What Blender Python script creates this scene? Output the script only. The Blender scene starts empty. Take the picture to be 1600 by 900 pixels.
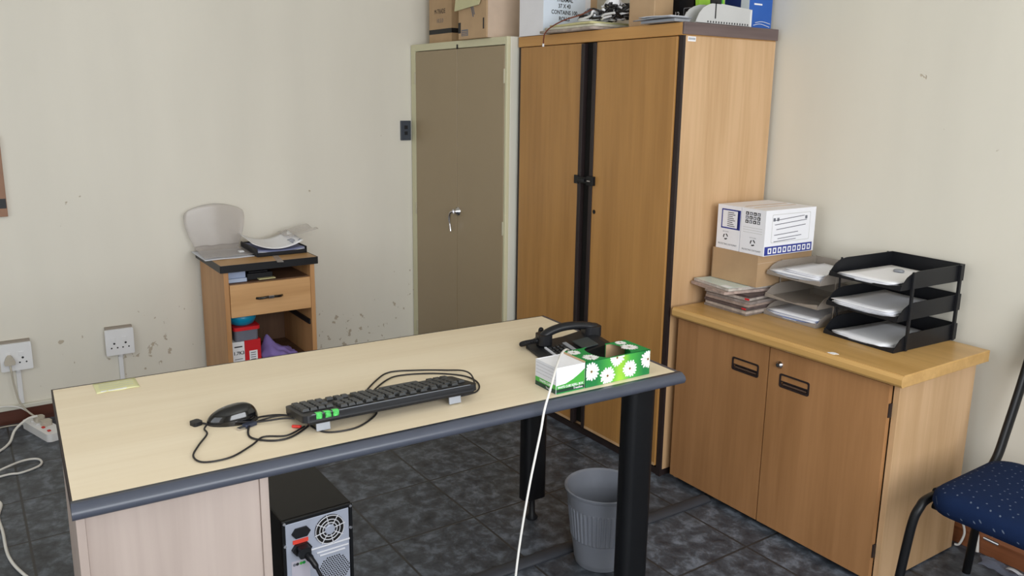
import bpy, math, random
from mathutils import Matrix, Vector
random.seed(7)
S = bpy.context.scene
COL = S.collection

# ------------------------------------------------------------------ camera
W_, H_ = 1600.0, 900.0
CY, CP, CR = math.radians(145.6329), math.radians(-11.8469), math.radians(0.7608)
F = Vector((math.cos(CY)*math.cos(CP), math.sin(CY)*math.cos(CP), math.sin(CP)))
R0 = F.cross(Vector((0, 0, 1))).normalized(); U0 = R0.cross(F)
R1 = R0*math.cos(CR)+U0*math.sin(CR); U1 = -R0*math.sin(CR)+U0*math.cos(CR)
cd = bpy.data.cameras.new('camera'); cam = bpy.data.objects.new('camera', cd); COL.objects.link(cam)
M = Matrix((R1, U1, -F)).transposed().to_4x4(); M.translation = Vector((4.1288, -2.7295, 1.4743))
cam.matrix_world = M
cd.sensor_width = 36; cd.lens = 1270.1754/W_*36
cd.shift_x = (800-792.789)/W_; cd.shift_y = (420.064-450)/W_
cd.clip_start = .05
S.camera = cam

# ------------------------------------------------------------------ light
w = bpy.data.worlds.new('daylight_sky'); S.world = w; w.use_nodes = True
bg = w.node_tree.nodes['Background']; bg.inputs[0].default_value = (.75, .85, 1, 1); bg.inputs[1].default_value = 1.0

def area(name, loc, size, energy, target, color):
    l = bpy.data.lights.new(name, 'AREA'); l.shape = 'RECTANGLE'; l.size, l.size_y = size; l.energy = energy; l.color = color
    o = bpy.data.objects.new(name, l); COL.objects.link(o); o.location = loc
    o.rotation_euler = (Vector(target)-Vector(loc)).to_track_quat('-Z', 'Y').to_euler()
    return o
# daylight through the window in the right-hand wall and through the one behind the camera
area('window_daylight', (5.34, -2.15, 1.62), (2.6, 1.5), 102, (0, -2.15, 1.25), (.95, .975, 1))
area('window_daylight', (3.0, -4.54, 1.62), (2.2, 1.5), 19, (3.0, 0, 1.4), (.95, .975, 1))

S.view_settings.view_transform = 'Standard'; S.view_settings.look = 'None'
S.view_settings.exposure = 0.0; S.view_settings.gamma = 1; S.view_settings.use_curve_mapping = False

# ------------------------------------------------------------------ materials
def lin(c):
    return tuple(((x/255)/12.92 if x/255 <= .04045 else (((x/255)+.055)/1.055)**2.4) for x in c)+(1,)
def newmat(name):
    m = bpy.data.materials.new(name); m.use_nodes = True
    return m, m.node_tree, m.node_tree.nodes['Principled BSDF']
def mat(name, c, rough=.5, metal=0, var=.06, scale=12, bump=0, alpha=1, trans=0, ior=1.45, spec=.5, coat=0):
    m, nt, b = newmat(name)
    c = lin(c)
    tc = nt.nodes.new('ShaderNodeTexCoord'); n = nt.nodes.new('ShaderNodeTexNoise'); n.inputs['Scale'].default_value = scale; n.inputs['Detail'].default_value = 4
    nt.links.new(tc.outputs['Object'], n.inputs['Vector'])
    r = nt.nodes.new('ShaderNodeValToRGB')
    r.color_ramp.elements[0].position = .3; r.color_ramp.elements[1].position = .7
    r.color_ramp.elements[0].color = tuple(x*(1-var) for x in c[:3])+(1,); r.color_ramp.elements[1].color = tuple(min(1, x*(1+var)) for x in c[:3])+(1,)
    nt.links.new(n.outputs['Fac'], r.inputs[0]); nt.links.new(r.outputs[0], b.inputs['Base Color'])
    b.inputs['Roughness'].default_value = rough; b.inputs['Metallic'].default_value = metal
    b.inputs['Alpha'].default_value = alpha; b.inputs['Transmission Weight'].default_value = trans; b.inputs['IOR'].default_value = ior
    b.inputs['Specular IOR Level'].default_value = spec; b.inputs['Coat Weight'].default_value = coat
    if bump:
        bp = nt.nodes.new('ShaderNodeBump'); bp.inputs['Strength'].default_value = bump; bp.inputs['Distance'].default_value = .004
        nt.links.new(n.outputs['Fac'], bp.inputs['Height']); nt.links.new(bp.outputs[0], b.inputs['Normal'])
    return m
def wood(name, dark, light, axis='Z', rough=.38, s=1.0, spec=.45):
    m, nt, b = newmat(name)
    tc = nt.nodes.new('ShaderNodeTexCoord')
    def nz(sc_long, sc_across, detail):
        mp = nt.nodes.new('ShaderNodeMapping')
        v = [sc_across*s]*3; v['XYZ'.index(axis)] = sc_long*s
        mp.inputs['Scale'].default_value = v
        n = nt.nodes.new('ShaderNodeTexNoise'); n.inputs['Scale'].default_value = 1; n.inputs['Detail'].default_value = detail; n.inputs['Distortion'].default_value = .4
        nt.links.new(tc.outputs['Object'], mp.inputs[0]); nt.links.new(mp.outputs[0], n.inputs['Vector']); return n
    a = nz(1.2, 14, 3); c = nz(3, 70, 2)
    mx = nt.nodes.new('ShaderNodeMix'); mx.data_type = 'FLOAT'; mx.inputs[0].default_value = .3
    nt.links.new(a.outputs['Fac'], mx.inputs[2]); nt.links.new(c.outputs['Fac'], mx.inputs[3])
    r = nt.nodes.new('ShaderNodeValToRGB'); r.color_ramp.elements[0].position = .36; r.color_ramp.elements[1].position = .62
    r.color_ramp.elements[0].color = lin(dark); r.color_ramp.elements[1].color = lin(light)
    nt.links.new(mx.outputs[0], r.inputs[0]); nt.links.new(r.outputs[0], b.inputs['Base Color'])
    b.inputs['Roughness'].default_value = rough; b.inputs['Specular IOR Level'].default_value = spec
    return m
def wallmat(name, c, chips):
    m, nt, b = newmat(name); L = nt.links.new
    geo = nt.nodes.new('ShaderNodeNewGeometry')
    n = nt.nodes.new('ShaderNodeTexNoise'); n.inputs['Scale'].default_value = 2.2; n.inputs['Detail'].default_value = 5
    mp = nt.nodes.new('ShaderNodeMapping'); mp.inputs['Scale'].default_value = (1.6, 1.6, .35)
    L(geo.outputs['Position'], mp.inputs[0]); L(mp.outputs[0], n.inputs['Vector'])
    r = nt.nodes.new('ShaderNodeValToRGB'); r.color_ramp.elements[0].position = .3; r.color_ramp.elements[1].position = .75
    cc = lin(c); r.color_ramp.elements[0].color = tuple(x*.955 for x in cc[:3])+(1,); r.color_ramp.elements[1].color = tuple(min(1, x*1.035) for x in cc[:3])+(1,)
    L(n.outputs['Fac'], r.inputs[0])
    # flaked paint: small chips low on the wall
    n2 = nt.nodes.new('ShaderNodeTexNoise'); n2.inputs['Scale'].default_value = 24; n2.inputs['Detail'].default_value = 3
    L(geo.outputs['Position'], n2.inputs['Vector'])
    n3 = nt.nodes.new('ShaderNodeTexNoise'); n3.inputs['Scale'].default_value = 3.3; n3.inputs['Detail'].default_value = 1
    L(geo.outputs['Position'], n3.inputs['Vector'])
    sx = nt.nodes.new('ShaderNodeSeparateXYZ'); L(geo.outputs['Position'], sx.inputs[0])
    mr = nt.nodes.new('ShaderNodeMapRange'); mr.inputs[1].default_value = .56; mr.inputs[2].default_value = .34; mr.inputs[3].default_value = 0; mr.inputs[4].default_value = .12*chips
    L(sx.outputs['Z'], mr.inputs[0])
    ad = nt.nodes.new('ShaderNodeMath'); ad.operation = 'ADD'; L(n2.outputs['Fac'], ad.inputs[0]); L(mr.outputs[0], ad.inputs[1])
    m3 = nt.nodes.new('ShaderNodeMath'); m3.operation = 'MULTIPLY'; m3.inputs[1].default_value = .35; L(n3.outputs['Fac'], m3.inputs[0])
    ad2 = nt.nodes.new('ShaderNodeMath'); ad2.operation = 'ADD'; L(ad.outputs[0], ad2.inputs[0]); L(m3.outputs[0], ad2.inputs[1])
    st = nt.nodes.new('ShaderNodeMapRange'); st.inputs[1].default_value = .965; st.inputs[2].default_value = .99; L(ad2.outputs[0], st.inputs[0])
    mx = nt.nodes.new('ShaderNodeMix'); mx.data_type = 'RGBA'; L(st.outputs[0], mx.inputs[0]); L(r.outputs[0], mx.inputs[6])
    mx.inputs[7].default_value = lin((188, 176, 158))
    L(mx.outputs[2], b.inputs['Base Color'])
    bp = nt.nodes.new('ShaderNodeBump'); bp.inputs['Strength'].default_value = .35; bp.inputs['Distance'].default_value = .006; bp.invert = True
    L(st.outputs[0], bp.inputs['Height'])
    bp2 = nt.nodes.new('ShaderNodeBump'); bp2.inputs['Strength'].default_value = .12; bp2.inputs['Distance'].default_value = .01
    L(n.outputs['Fac'], bp2.inputs['Height']); L(bp.outputs[0], bp2.inputs['Normal']); L(bp2.outputs[0], b.inputs['Normal'])
    b.inputs['Roughness'].default_value = .55; b.inputs['Specular IOR Level'].default_value = .3
    return m
def floormat():
    m, nt, b = newmat('slate_tile'); L = nt.links.new
    geo = nt.nodes.new('ShaderNodeNewGeometry')
    mp = nt.nodes.new('ShaderNodeMapping'); mp.inputs['Location'].default_value = (-(1.525-.334*5), -(-.64+.334*20), 0); mp.vector_type = 'POINT'
    L(geo.outputs['Position'], mp.inputs[0])
    sx = nt.nodes.new('ShaderNodeSeparateXYZ'); L(mp.outputs[0], sx.inputs[0])
    def mth(op, a, bb=None, c=None):
        n = nt.nodes.new('ShaderNodeMath'); n.operation = op
        for i, q in enumerate((a, bb, c)):
            if q is None: continue
            if isinstance(q, (int, float)): n.inputs[i].default_value = q
            else: L(q, n.inputs[i])
        return n.outputs[0]
    ds = []; ids = []
    for k in 'XY':
        t = mth('DIVIDE', sx.outputs[k], .334); fr = mth('FRACT', mth('ADD', t, 100.0)); ids.append(mth('FLOOR', t))
        ds.append(mth('MINIMUM', fr, mth('SUBTRACT', 1.0, fr)))
    d = mth('MINIMUM', ds[0], ds[1])
    g = nt.nodes.new('ShaderNodeMapRange'); g.inputs[1].default_value = .008; g.inputs[2].default_value = .016; L(d, g.inputs[0])
    n = nt.nodes.new('ShaderNodeTexNoise'); n.inputs['Scale'].default_value = 17; n.inputs['Detail'].default_value = 6; n.inputs['Roughness'].default_value = .66; n.inputs['Distortion'].default_value = .3
    L(geo.outputs['Position'], n.inputs['Vector'])
    r = nt.nodes.new('ShaderNodeValToRGB'); e = r.color_ramp.elements
    e[0].position = .33; e[0].color = lin((44, 47, 54)); e[1].position = .68; e[1].color = lin((112, 120, 132))
    q = e.new(.5); q.color = lin((71, 76, 84))
    L(n.outputs['Fac'], r.inputs[0])
    wn = nt.nodes.new('ShaderNodeTexWhiteNoise'); cv = nt.nodes.new('ShaderNodeCombineXYZ'); L(ids[0], cv.inputs[0]); L(ids[1], cv.inputs[1]); L(cv.outputs[0], wn.inputs['Vector'])
    mr = nt.nodes.new('ShaderNodeMapRange'); mr.inputs[3].default_value = .85; mr.inputs[4].default_value = 1.12; L(wn.outputs['Value'], mr.inputs[0])
    vm = nt.nodes.new('ShaderNodeVectorMath'); vm.operation = 'SCALE'; L(r.outputs[0], vm.inputs[0]); L(mr.outputs[0], vm.inputs['Scale'])
    mx = nt.nodes.new('ShaderNodeMix'); mx.data_type = 'RGBA'; L(g.outputs[0], mx.inputs[0]); mx.inputs[6].default_value = lin((52, 51, 52)); L(vm.outputs[0], mx.inputs[7])
    L(mx.outputs[2], b.inputs['Base Color'])
    bp = nt.nodes.new('ShaderNodeBump'); bp.inputs['Strength'].default_value = .25; bp.inputs['Distance'].default_value = .003
    hh = mth('ADD', mth('MULTIPLY', n.outputs['Fac'], .5), g.outputs[0]); L(hh, bp.inputs['Height']); L(bp.outputs[0], b.inputs['Normal'])
    b.inputs['Roughness'].default_value = .42; b.inputs['Specular IOR Level'].default_value = .4
    return m
def fabric():
    m, nt, b = newmat('navy_fabric'); L = nt.links.new
    tc = nt.nodes.new('ShaderNodeTexCoord'); v = nt.nodes.new('ShaderNodeTexVoronoi'); v.inputs['Scale'].default_value = 34; v.inputs['Randomness'].default_value = .6; v.voronoi_dimensions = '2D'
    sp = nt.nodes.new('ShaderNodeSeparateXYZ'); L(tc.outputs['Object'], sp.inputs[0]); cb = nt.nodes.new('ShaderNodeCombineXYZ')
    for k_, f_ in (('X', .7), ('Y', -.7)):
        q_ = nt.nodes.new('ShaderNodeMath'); q_.operation = 'MULTIPLY_ADD'; q_.inputs[1].default_value = f_; L(sp.outputs['Z'], q_.inputs[0]); L(sp.outputs[k_], q_.inputs[2]); L(q_.outputs[0], cb.inputs[k_])
    L(cb.outputs[0], v.inputs['Vector'])
    g = nt.nodes.new('ShaderNodeMapRange'); g.inputs[1].default_value = .06; g.inputs[2].default_value = .10; L(v.outputs['Distance'], g.inputs[0])
    mx = nt.nodes.new('ShaderNodeMix'); mx.data_type = 'RGBA'; L(g.outputs[0], mx.inputs[0]); mx.inputs[6].default_value = lin((96, 106, 124)); mx.inputs[7].default_value = lin((18, 34, 66))
    L(mx.outputs[2], b.inputs['Base Color']); b.inputs['Roughness'].default_value = .95; b.inputs['Specular IOR Level'].default_value = .15
    n = nt.nodes.new('ShaderNodeTexNoise'); n.inputs['Scale'].default_value = 300; L(tc.outputs['Object'], n.inputs['Vector'])
    bp = nt.nodes.new('ShaderNodeBump'); bp.inputs['Strength'].default_value = .3; bp.inputs['Distance'].default_value = .002; L(n.outputs['Fac'], bp.inputs['Height']); L(bp.outputs[0], b.inputs['Normal'])
    return m

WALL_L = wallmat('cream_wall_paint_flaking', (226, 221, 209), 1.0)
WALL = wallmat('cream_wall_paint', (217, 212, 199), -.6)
CEIL = mat('white_ceiling_paint', (235, 232, 222), .8)
FLOOR = floormat()
SKIRT_D = wood('dark_red_skirting', (52, 28, 22), (92, 52, 40), 'Y', .35)
SKIRT_R = wood('red_brown_skirting', (112, 66, 42), (150, 94, 62), 'X', .35)
OAKV = wood('oak_laminate_upright', (166, 120, 66), (182, 134, 76), 'Z', .36)  # darker than the side oak: shade on the door fronts partly put into colour
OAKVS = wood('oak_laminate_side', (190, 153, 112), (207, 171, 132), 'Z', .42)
LOWOAK = wood('oak_laminate_low_doors', (158, 113, 72), (174, 127, 84), 'Z', .36)  # low doors darkened likewise, their shade partly in the oak colour
OAKTOP = wood('oak_laminate_top', (190, 148, 88), (208, 166, 104), 'X', .3)
DESKW = wood('maple_desktop', (228, 211, 182), (236, 221, 194), 'Y', .5, .8)
PINKW = wood('pale_pink_beech', (164, 149, 141), (178, 163, 155), 'Z', .55, .7)
DRAWW = wood('oak_drawer_front', (192, 146, 96), (212, 166, 116), 'Y', .45)
DARKBROWN = mat('dark_brown_edging', (40, 30, 30), .5)
TOPEDGE = wood('worn_dark_top_edging', (84, 70, 70), (112, 96, 94), 'Y', .5)
BLACKP = mat('black_plastic', (24, 25, 29), .42, spec=.4)
BLACKM = mat('black_metal', (16, 17, 20), .42, spec=.35)
BLACKG = mat('black_gloss', (14, 14, 16), .12, coat=.5)
VOID = mat('dark_interior', (20, 17, 15), .9)
GREYEDGE = mat('slate_grey_edging', (70, 74, 86), .33, var=.04)
TAUPE = mat('taupe_enamel', (158, 140, 112), .35, var=.02, scale=3)
CREAMM = mat('cream_enamel', (208, 204, 172), .4, var=.02, scale=3)
CREAMS = mat('grey_white_enamel', (214, 212, 200), .4, var=.02, scale=3)
CHROME = mat('chrome', (215, 215, 220), .15, 1)
STEEL = mat('galvanised_steel', (172, 178, 194), .4, .25, .06, 25)
WIREG = mat('bright_steel_wire', (215, 216, 222), .4, .2)
CARD = mat('brown_cardboard', (188, 158, 124), .85, bump=.05)
CARDP = mat('pinkish_cardboard', (205, 182, 162), .85, bump=.05)
CARDD = mat('flat_brown_cardboard', (176, 146, 112), .8, bump=.04)
PAPER = mat('white_paper', (238, 238, 242), .75, var=.02)
PAPERG = mat('grey_white_paper', (206, 208, 216), .75, var=.03)
WHITEP = mat('white_plastic', (232, 232, 234), .35, var=.02)
GREYP = mat('grey_plastic', (146, 150, 158), .4, var=.03)
LGREY = mat('light_grey_plastic', (196, 196, 196), .4, var=.02)
BINP = mat('grey_bin_plastic', (124, 128, 138), .38, var=.03)
BLUEI = mat('blue_ink', (44, 56, 140), .6)
BLUEB = mat('blue_box_print', (38, 92, 178), .4)
NAVYB = mat('navy_print', (30, 44, 96), .45)
INK = mat('black_ink', (38, 38, 42), .6)
GINK = mat('grey_ink', (110, 112, 122), .6)
GREEN = mat('green_print', (22, 140, 66), .6, var=.05)
LIME = mat('lime_print', (150, 200, 60), .4, var=.08)
MGREEN = mat('mid_green_print', (70, 165, 65), .4, var=.05)
DGREEN = mat('dark_green_print', (24, 58, 44), .45)
BRIGHTG = mat('bright_green_tab', (96, 220, 110), .5)
PETAL = mat('white_petal_print', (245, 245, 245), .45, var=.01)
CENTRE = mat('yellow_brown_flower_centre', (150, 110, 40), .6)
RED = mat('red_plastic', (206, 34, 42), .35)
REDT = mat('red_tape', (196, 50, 40), .5)
TEAL = mat('teal_plastic', (10, 140, 180), .3)
PURPLE = mat('lilac_cloth', (142, 122, 190), .9)
BEIGEP = mat('beige_plastic', (190, 182, 168), .45)
PALEYEL = mat('pale_yellow_green_paper', (220, 218, 168), .7)
WIRE = mat('white_cable', (226, 224, 220), .45)
WIREB = mat('black_cable', (26, 24, 26), .45)
WIREBR = mat('brown_cable', (120, 66, 50), .5)
NAVY = fabric()
RUBBER = mat('dark_grey_rubber', (56, 58, 64), .55)
YELP = mat('yellowed_paper', (206, 200, 150), .8)
def clearmat(name, tint, alpha, rough):
    m, nt, b = newmat(name); L = nt.links.new
    b.inputs['Base Color'].default_value = lin(tint); b.inputs['Roughness'].default_value = rough
    n = nt.nodes.new('ShaderNodeTexNoise'); n.inputs['Scale'].default_value = 9; tc = nt.nodes.new('ShaderNodeTexCoord'); L(tc.outputs['Object'], n.inputs['Vector'])
    mr = nt.nodes.new('ShaderNodeMapRange'); mr.inputs[3].default_value = alpha*.8; mr.inputs[4].default_value = alpha*1.2; L(n.outputs['Fac'], mr.inputs[0]); L(mr.outputs[0], b.inputs['Alpha'])
    return m
CLEAR = clearmat('frosted_clear_plastic', (206, 198, 194), .34, .2)
SMOKE = clearmat('smoky_clear_plastic', (168, 158, 148), .62, .2)
BAG = clearmat('clear_plastic_bag', (140, 148, 170), .34, .2)
GLASS = clearmat('window_glass', (220, 235, 240), .12, .03)

# ------------------------------------------------------------------ mesh builder
def T(x=0, y=0, z=0): return Matrix.Translation((x, y, z))
def RZ(a): return Matrix.Rotation(math.radians(a), 4, 'Z')
def RX(a): return Matrix.Rotation(math.radians(a), 4, 'X')
def RY(a): return Matrix.Rotation(math.radians(a), 4, 'Y')
FACE_Y = RX(90)                       # text plane facing -y, reading along +x
FACE_X = RZ(90) @ RX(90)              # text plane facing +x, reading along +y
def spline(pts, n=8):
    P = [Vector(p) for p in pts]; out = []
    for i in range(len(P)-1):
        a, b, c, d = P[max(i-1, 0)], P[i], P[i+1], P[min(i+2, len(P)-1)]
        for k in range(n):
            t = k/n
            out.append(.5*((2*b)+(c-a)*t+(2*a-5*b+4*c-d)*t*t+(-a+3*b-3*c+d)*t**3))
    out.append(P[-1]); return out
class MB:
    def __init__(s): s.v = []; s.f = []; s.m = []; s.sm = []; s.mats = []
    def add(s, vs, fs, m, smooth=False, X=None):
        if m not in s.mats: s.mats.append(m)
        k = s.mats.index(m); o = len(s.v)
        s.v += [tuple(X @ Vector(p)) if X else tuple(p) for p in vs]
        s.f += [tuple(i+o for i in f) for f in fs]; s.m += [k]*len(fs); s.sm += [smooth]*len(fs)
        return s
    def box(s, x0, y0, z0, x1, y1, z1, m, X=None):
        vs = [(x, y, z) for x in (x0, x1) for y in (y0, y1) for z in (z0, z1)]
        return s.add(vs, [(0, 1, 3, 2), (4, 6, 7, 5), (0, 4, 5, 1), (2, 3, 7, 6), (0, 2, 6, 4), (1, 5, 7, 3)], m, False, X)
    def prism(s, pts, axis, a, b, m, X=None, smooth=False):
        # pts 2d: axis z -> (x,y); axis y -> (x,z); axis x -> (y,z)
        def mk(p, t): return {'z': (p[0], p[1], t), 'y': (p[0], t, p[1]), 'x': (t, p[0], p[1])}[axis]
        n = len(pts); vs = [mk(p, a) for p in pts]+[mk(p, b) for p in pts]
        s.add(vs, [tuple(range(n)), tuple(range(2*n-1, n-1, -1))], m, False, X)
        return s.add(vs, [(i, (i+1) % n, n+(i+1) % n, n+i) for i in range(n)], m, smooth, X)
    def poly(s, pts, m, X=None): return s.add(pts, [tuple(range(len(pts)))], m, False, X)
    def tube(s, pts, r, m, n=8, X=None, flat=1.0, closed=False):
        P = [Vector(p) for p in pts]; vs = []; fs = []; k = len(P)
        up = None
        for i, p in enumerate(P):
            if closed: t = (P[(i+1) % k]-P[i-1]).normalized()
            else: t = (P[min(i+1, k-1)]-P[max(i-1, 0)]).normalized()
            if up is None: up = Vector((0, 0, 1)) if abs(t.z) < .9 else Vector((1, 0, 0))
            a = t.cross(up)
            if a.length < 1e-4: a = t.cross(Vector((.3, 1, .2)))
            a.normalize(); bb = a.cross(t).normalized(); up = bb
            rr = r[i] if isinstance(r, (list, tuple)) else r
            for j in range(n):
                an = 2*math.pi*j/n; vs.append(p+a*math.cos(an)*rr+bb*math.sin(an)*rr*flat)
        for i in range(k if closed else k-1):
            for j in range(n):
                q = (i+1) % k
                fs.append((i*n+j, i*n+(j+1) % n, q*n+(j+1) % n, q*n+j))
        s.add(vs, fs, m, True, X)
        if not closed: s.add(vs[:n]+vs[-n:], [tuple(range(n-1, -1, -1)), tuple(range(n, 2*n))], m, False, X)
        return s
    def lathe(s, prof, m, n=32, c=(0, 0), X=None, sx=1, sy=1, smooth=True):
        vs = []; fs = []; k = len(prof)
        for r, z in prof:
            for j in range(n):
                a = 2*math.pi*j/n; vs.append((c[0]+r*sx*math.cos(a), c[1]+r*sy*math.sin(a), z))
        for i in range(k-1):
            for j in range(n): fs.append((i*n+j, i*n+(j+1) % n, (i+1)*n+(j+1) % n, (i+1)*n+j))
        s.add(vs, fs, m, smooth, X)
        s.add(vs[:n], [tuple(range(n-1, -1, -1))], m, False, X); return s.add(vs[-n:], [tuple(range(n))], m, False, X)
    def disc(s, r, m, X, n=20, sy=1): return s.poly([(r*math.cos(2*math.pi*i/n), r*sy*math.sin(2*math.pi*i/n), 0) for i in range(n)], m, X)
    def sheet(s, w, d, fn, th, m, nx=10, ny=8, X=None):
        vs = []
        for t in (0, 1):
            for j in range(ny+1):
                for i in range(nx+1):
                    u, v = i/nx, j/ny; p = fn(u, v)
                    if isinstance(p, (int, float)): p = (u*w, v*d, p)
                    vs.append((p[0], p[1], p[2]+(th if t else 0)))
        N = (nx+1)*(ny+1); fs = []
        for j in range(ny):
            for i in range(nx):
                a = j*(nx+1)+i; b = a+1; c = b+nx+1; d_ = a+nx+1
                fs += [(a, d_, c, b), (N+a, N+b, N+c, N+d_)]
        def e(a, b): fs.append((a, b, N+b, N+a))
        for i in range(nx): e(i, i+1); e(ny*(nx+1)+i+1, ny*(nx+1)+i)
        for j in range(ny): e((j+1)*(nx+1), j*(nx+1)); e(j*(nx+1)+nx, (j+1)*(nx+1)+nx)
        return s.add(vs, fs, m, True, X)
    def text(s, t, size, m, X, align='CENTER', bold=0.0, sx=1.0):
        cu = bpy.data.curves.new('t', 'FONT'); cu.body = t; cu.size = size; cu.align_x = align; cu.align_y = 'CENTER'; cu.offset = bold; cu.resolution_u = 2
        o = bpy.data.objects.new('t', cu); COL.objects.link(o)
        me = bpy.data.meshes.new_from_object(o.evaluated_get(bpy.context.evaluated_depsgraph_get()))
        s.add([(v.co.x*sx, v.co.y, v.co.z) for v in me.vertices], [tuple(p.vertices) for p in me.polygons], m, False, X)
        bpy.data.objects.remove(o); bpy.data.curves.remove(cu); bpy.data.meshes.remove(me); return s
    def build(s, name, parent=None, bevel=0, loc=None, rz=0, seg=2):
        me = bpy.data.meshes.new(name); me.from_pydata(s.v, [], s.f)
        for m in s.mats: me.materials.append(m)
        me.polygons.foreach_set('material_index', s.m); me.polygons.foreach_set('use_smooth', s.sm); me.update()
        o = bpy.data.objects.new(name, me); COL.objects.link(o)
        if parent: o.parent = parent
        if loc is not None: o.location = loc
        if rz: o.rotation_euler.z = math.radians(rz)
        if bevel:
            b = o.modifiers.new('bevel', 'BEVEL'); b.width = bevel; b.segments = seg; b.limit_method = 'ANGLE'; b.angle_limit = math.radians(40)
        return o
def tag(o, label, cat, group=None):
    o['label'] = label; o['category'] = cat
    if group: o['group'] = group
    return o
def thing(name, label, cat, loc, rz=0, group=None):
    o = bpy.data.objects.new(name, None); COL.objects.link(o); o.location = loc; o.rotation_euler.z = math.radians(rz); o.empty_display_size = .05
    return tag(o, label, cat, group)
def struct(o): o['kind'] = 'structure'; return o
def rrect(x0, y0, x1, y1, r, n=5):
    out = []
    for cx, cy, a0 in ((x1-r, y1-r, 0), (x0+r, y1-r, 90), (x0+r, y0+r, 180), (x1-r, y0+r, 270)):
        for k in range(n+1):
            a = math.radians(a0+90*k/n); out.append((cx+r*math.cos(a), cy+r*math.sin(a)))
    return out
def ring(mb, outer, inner, axis, a, b, m, X=None):
    def mk(p, t): return {'z': (p[0], p[1], t), 'y': (p[0], t, p[1]), 'x': (t, p[0], p[1])}[axis]
    n = len(outer); vs = [mk(p, a) for p in outer]+[mk(p, a) for p in inner]+[mk(p, b) for p in outer]+[mk(p, b) for p in inner]
    fs = []
    for i in range(n):
        j = (i+1) % n
        fs += [(i, j, n+j, n+i), (2*n+i, 3*n+i, 3*n+j, 2*n+j), (i, 2*n+i, 2*n+j, j), (n+i, n+j, 3*n+j, 3*n+i)]
    mb.add(vs, fs, m, False, X)

# ------------------------------------------------------------------ room
RX1, RY0, YB, HC = 5.4, -4.6, .012, 2.75
struct(MB().box(-.1, RY0-.1, -.1, RX1+.1, YB+.1, 0, FLOOR).build('floor'))
struct(MB().box(-.1, RY0-.1, HC, RX1+.1, YB+.1, HC+.1, CEIL).build('ceiling'))
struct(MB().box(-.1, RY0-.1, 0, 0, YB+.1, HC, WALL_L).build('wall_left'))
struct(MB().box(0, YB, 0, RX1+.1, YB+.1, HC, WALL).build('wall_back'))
def winwall(name, along, a0, a1, p0, p1, w0, w1, z0, z1):
    b = MB()
    def bx(u0, u1, q0, q1):
        if along == 'y': b.box(p0, u0, q0, p1, u1, q1, WALL)
        else: b.box(u0, p0, q0, u1, p1, q1, WALL)
    bx(a0, w0, 0, HC); bx(w1, a1, 0, HC); bx(w0, w1, 0, z0); bx(w0, w1, z1, HC)
    return struct(b.build(name))
winwall('wall_right', 'y', RY0, YB, RX1, RX1+.1, -3.45, -.85, .87, 2.37)
winwall('wall_front', 'x', 0, RX1, RY0-.1, RY0, 1.9, 4.1, .87, 2.37)
def window(name, X, w, h):
    f = MB(); t = .05
    for a, b_, c, d in ((0, t, 0, h), (w-t, w, 0, h), (t, w-t, 0, t), (t, w-t, h-t, h), (w/3-t/2, w/3+t/2, t, h-t), (2*w/3-t/2, 2*w/3+t/2, t, h-t)):
        f.box(a, .02, c, b_, .06, d, WHITEP, X)
    o = struct(f.build(name)); g = MB().box(t, .037, t, w-t, .043, h-t, GLASS, X).build('pane', o); g['kind'] = 'structure'
window('window_1', T(RX1+.1, -3.45, .87) @ RZ(90), 2.6, 1.5)
window('window_2', T(1.9, RY0-.1, .87), 2.2, 1.5)
b = MB().box(0, RY0, 0, .014, -.6, .058, SKIRT_D); b.box(.0, RY0, .058, .018, -.6, .066, SKIRT_D)
struct(b.build('baseboard_left'))
struct(MB().box(0, RY0+.01, .0665, .022, -.7, .086, CREAMS).build('trim_1', bevel=.003))
b = MB().prism([(YB, 0), (YB-.018, 0), (YB-.018, .058), (YB-.012, .068), (YB, .068)], 'x', .95, RX1, SKIRT_R)
struct(b.build('baseboard_back'))

# ------------------------------------------------------------------ metal cabinet
def metal_cabinet():
    t = thing('metal_cabinet', 'tall two-door metal cupboard with taupe doors in a cream frame, in the corner', 'cupboard', (.006, -.573, 0), .4)
    w, d, h = .935, .56, 1.753
    b = MB()
    b.box(0, 0, 0, .05, .02, h, CREAMM).box(w-.018, 0, 0, w, .02, h, CREAMM)
    b.box(.05, 0, h-.036, w-.018, .02, h, CREAMM).box(.05, 0, 0, w-.018, .02, .07, CREAMM)
    b.box(0, .02, 0, .012, d, h, CREAMS).box(w-.012, .02, 0, w, d, h, CREAMS)
    b.box(.012, .02, h-.012, w-.012, d, h, CREAMM).box(.012, d-.01, 0, w-.012, d, h-.012, CREAMM).box(.012, .02, .06, w-.012, d-.01, .07, CREAMM)
    b.build('body', t, .0025)
    for s in (0, 1):
        x0, x1 = ((.054, .4915), (.4945, w-.021))[s]
        dr = MB().box(x0, -.001, .073, x1, .017, h-.039, TAUPE).build('door', t, .003)
        for z in (.17, .86, 1.575):
            hx = .054-.006 if s == 0 else w-.021
            MB().box(hx, -.006, z-.033, hx+.007, .003, z+.033, mat('worn_hinge', (196, 190, 168), .45, .3)).build('hinge', dr, .001)
    k = MB()
    k.lathe([(.024, 0), (.024, .004), (.016, .010), (.013, .03)], CHROME, 20, X=T(.505, -.001, .895) @ RX(90))
    k.tube(spline([(.505, -.028, .895), (.485, -.034, .888), (.472, -.034, .86), (.474, -.032, .82), (.478, -.03, .79)], 5), [.009]*5+[.008]*8+[.006]*8, CHROME, 10, flat=.7)
    k.build('handle', t)
    MB().box(.49, -.003, h-.04, .5, 0, h-.018, BLACKM).build('catch', t)
    MB().box(w, .3, .9*1.5, w+.0012, .36, 1.41, WHITEP).build('sticker', t)
    return t
metal_cabinet()

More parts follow.
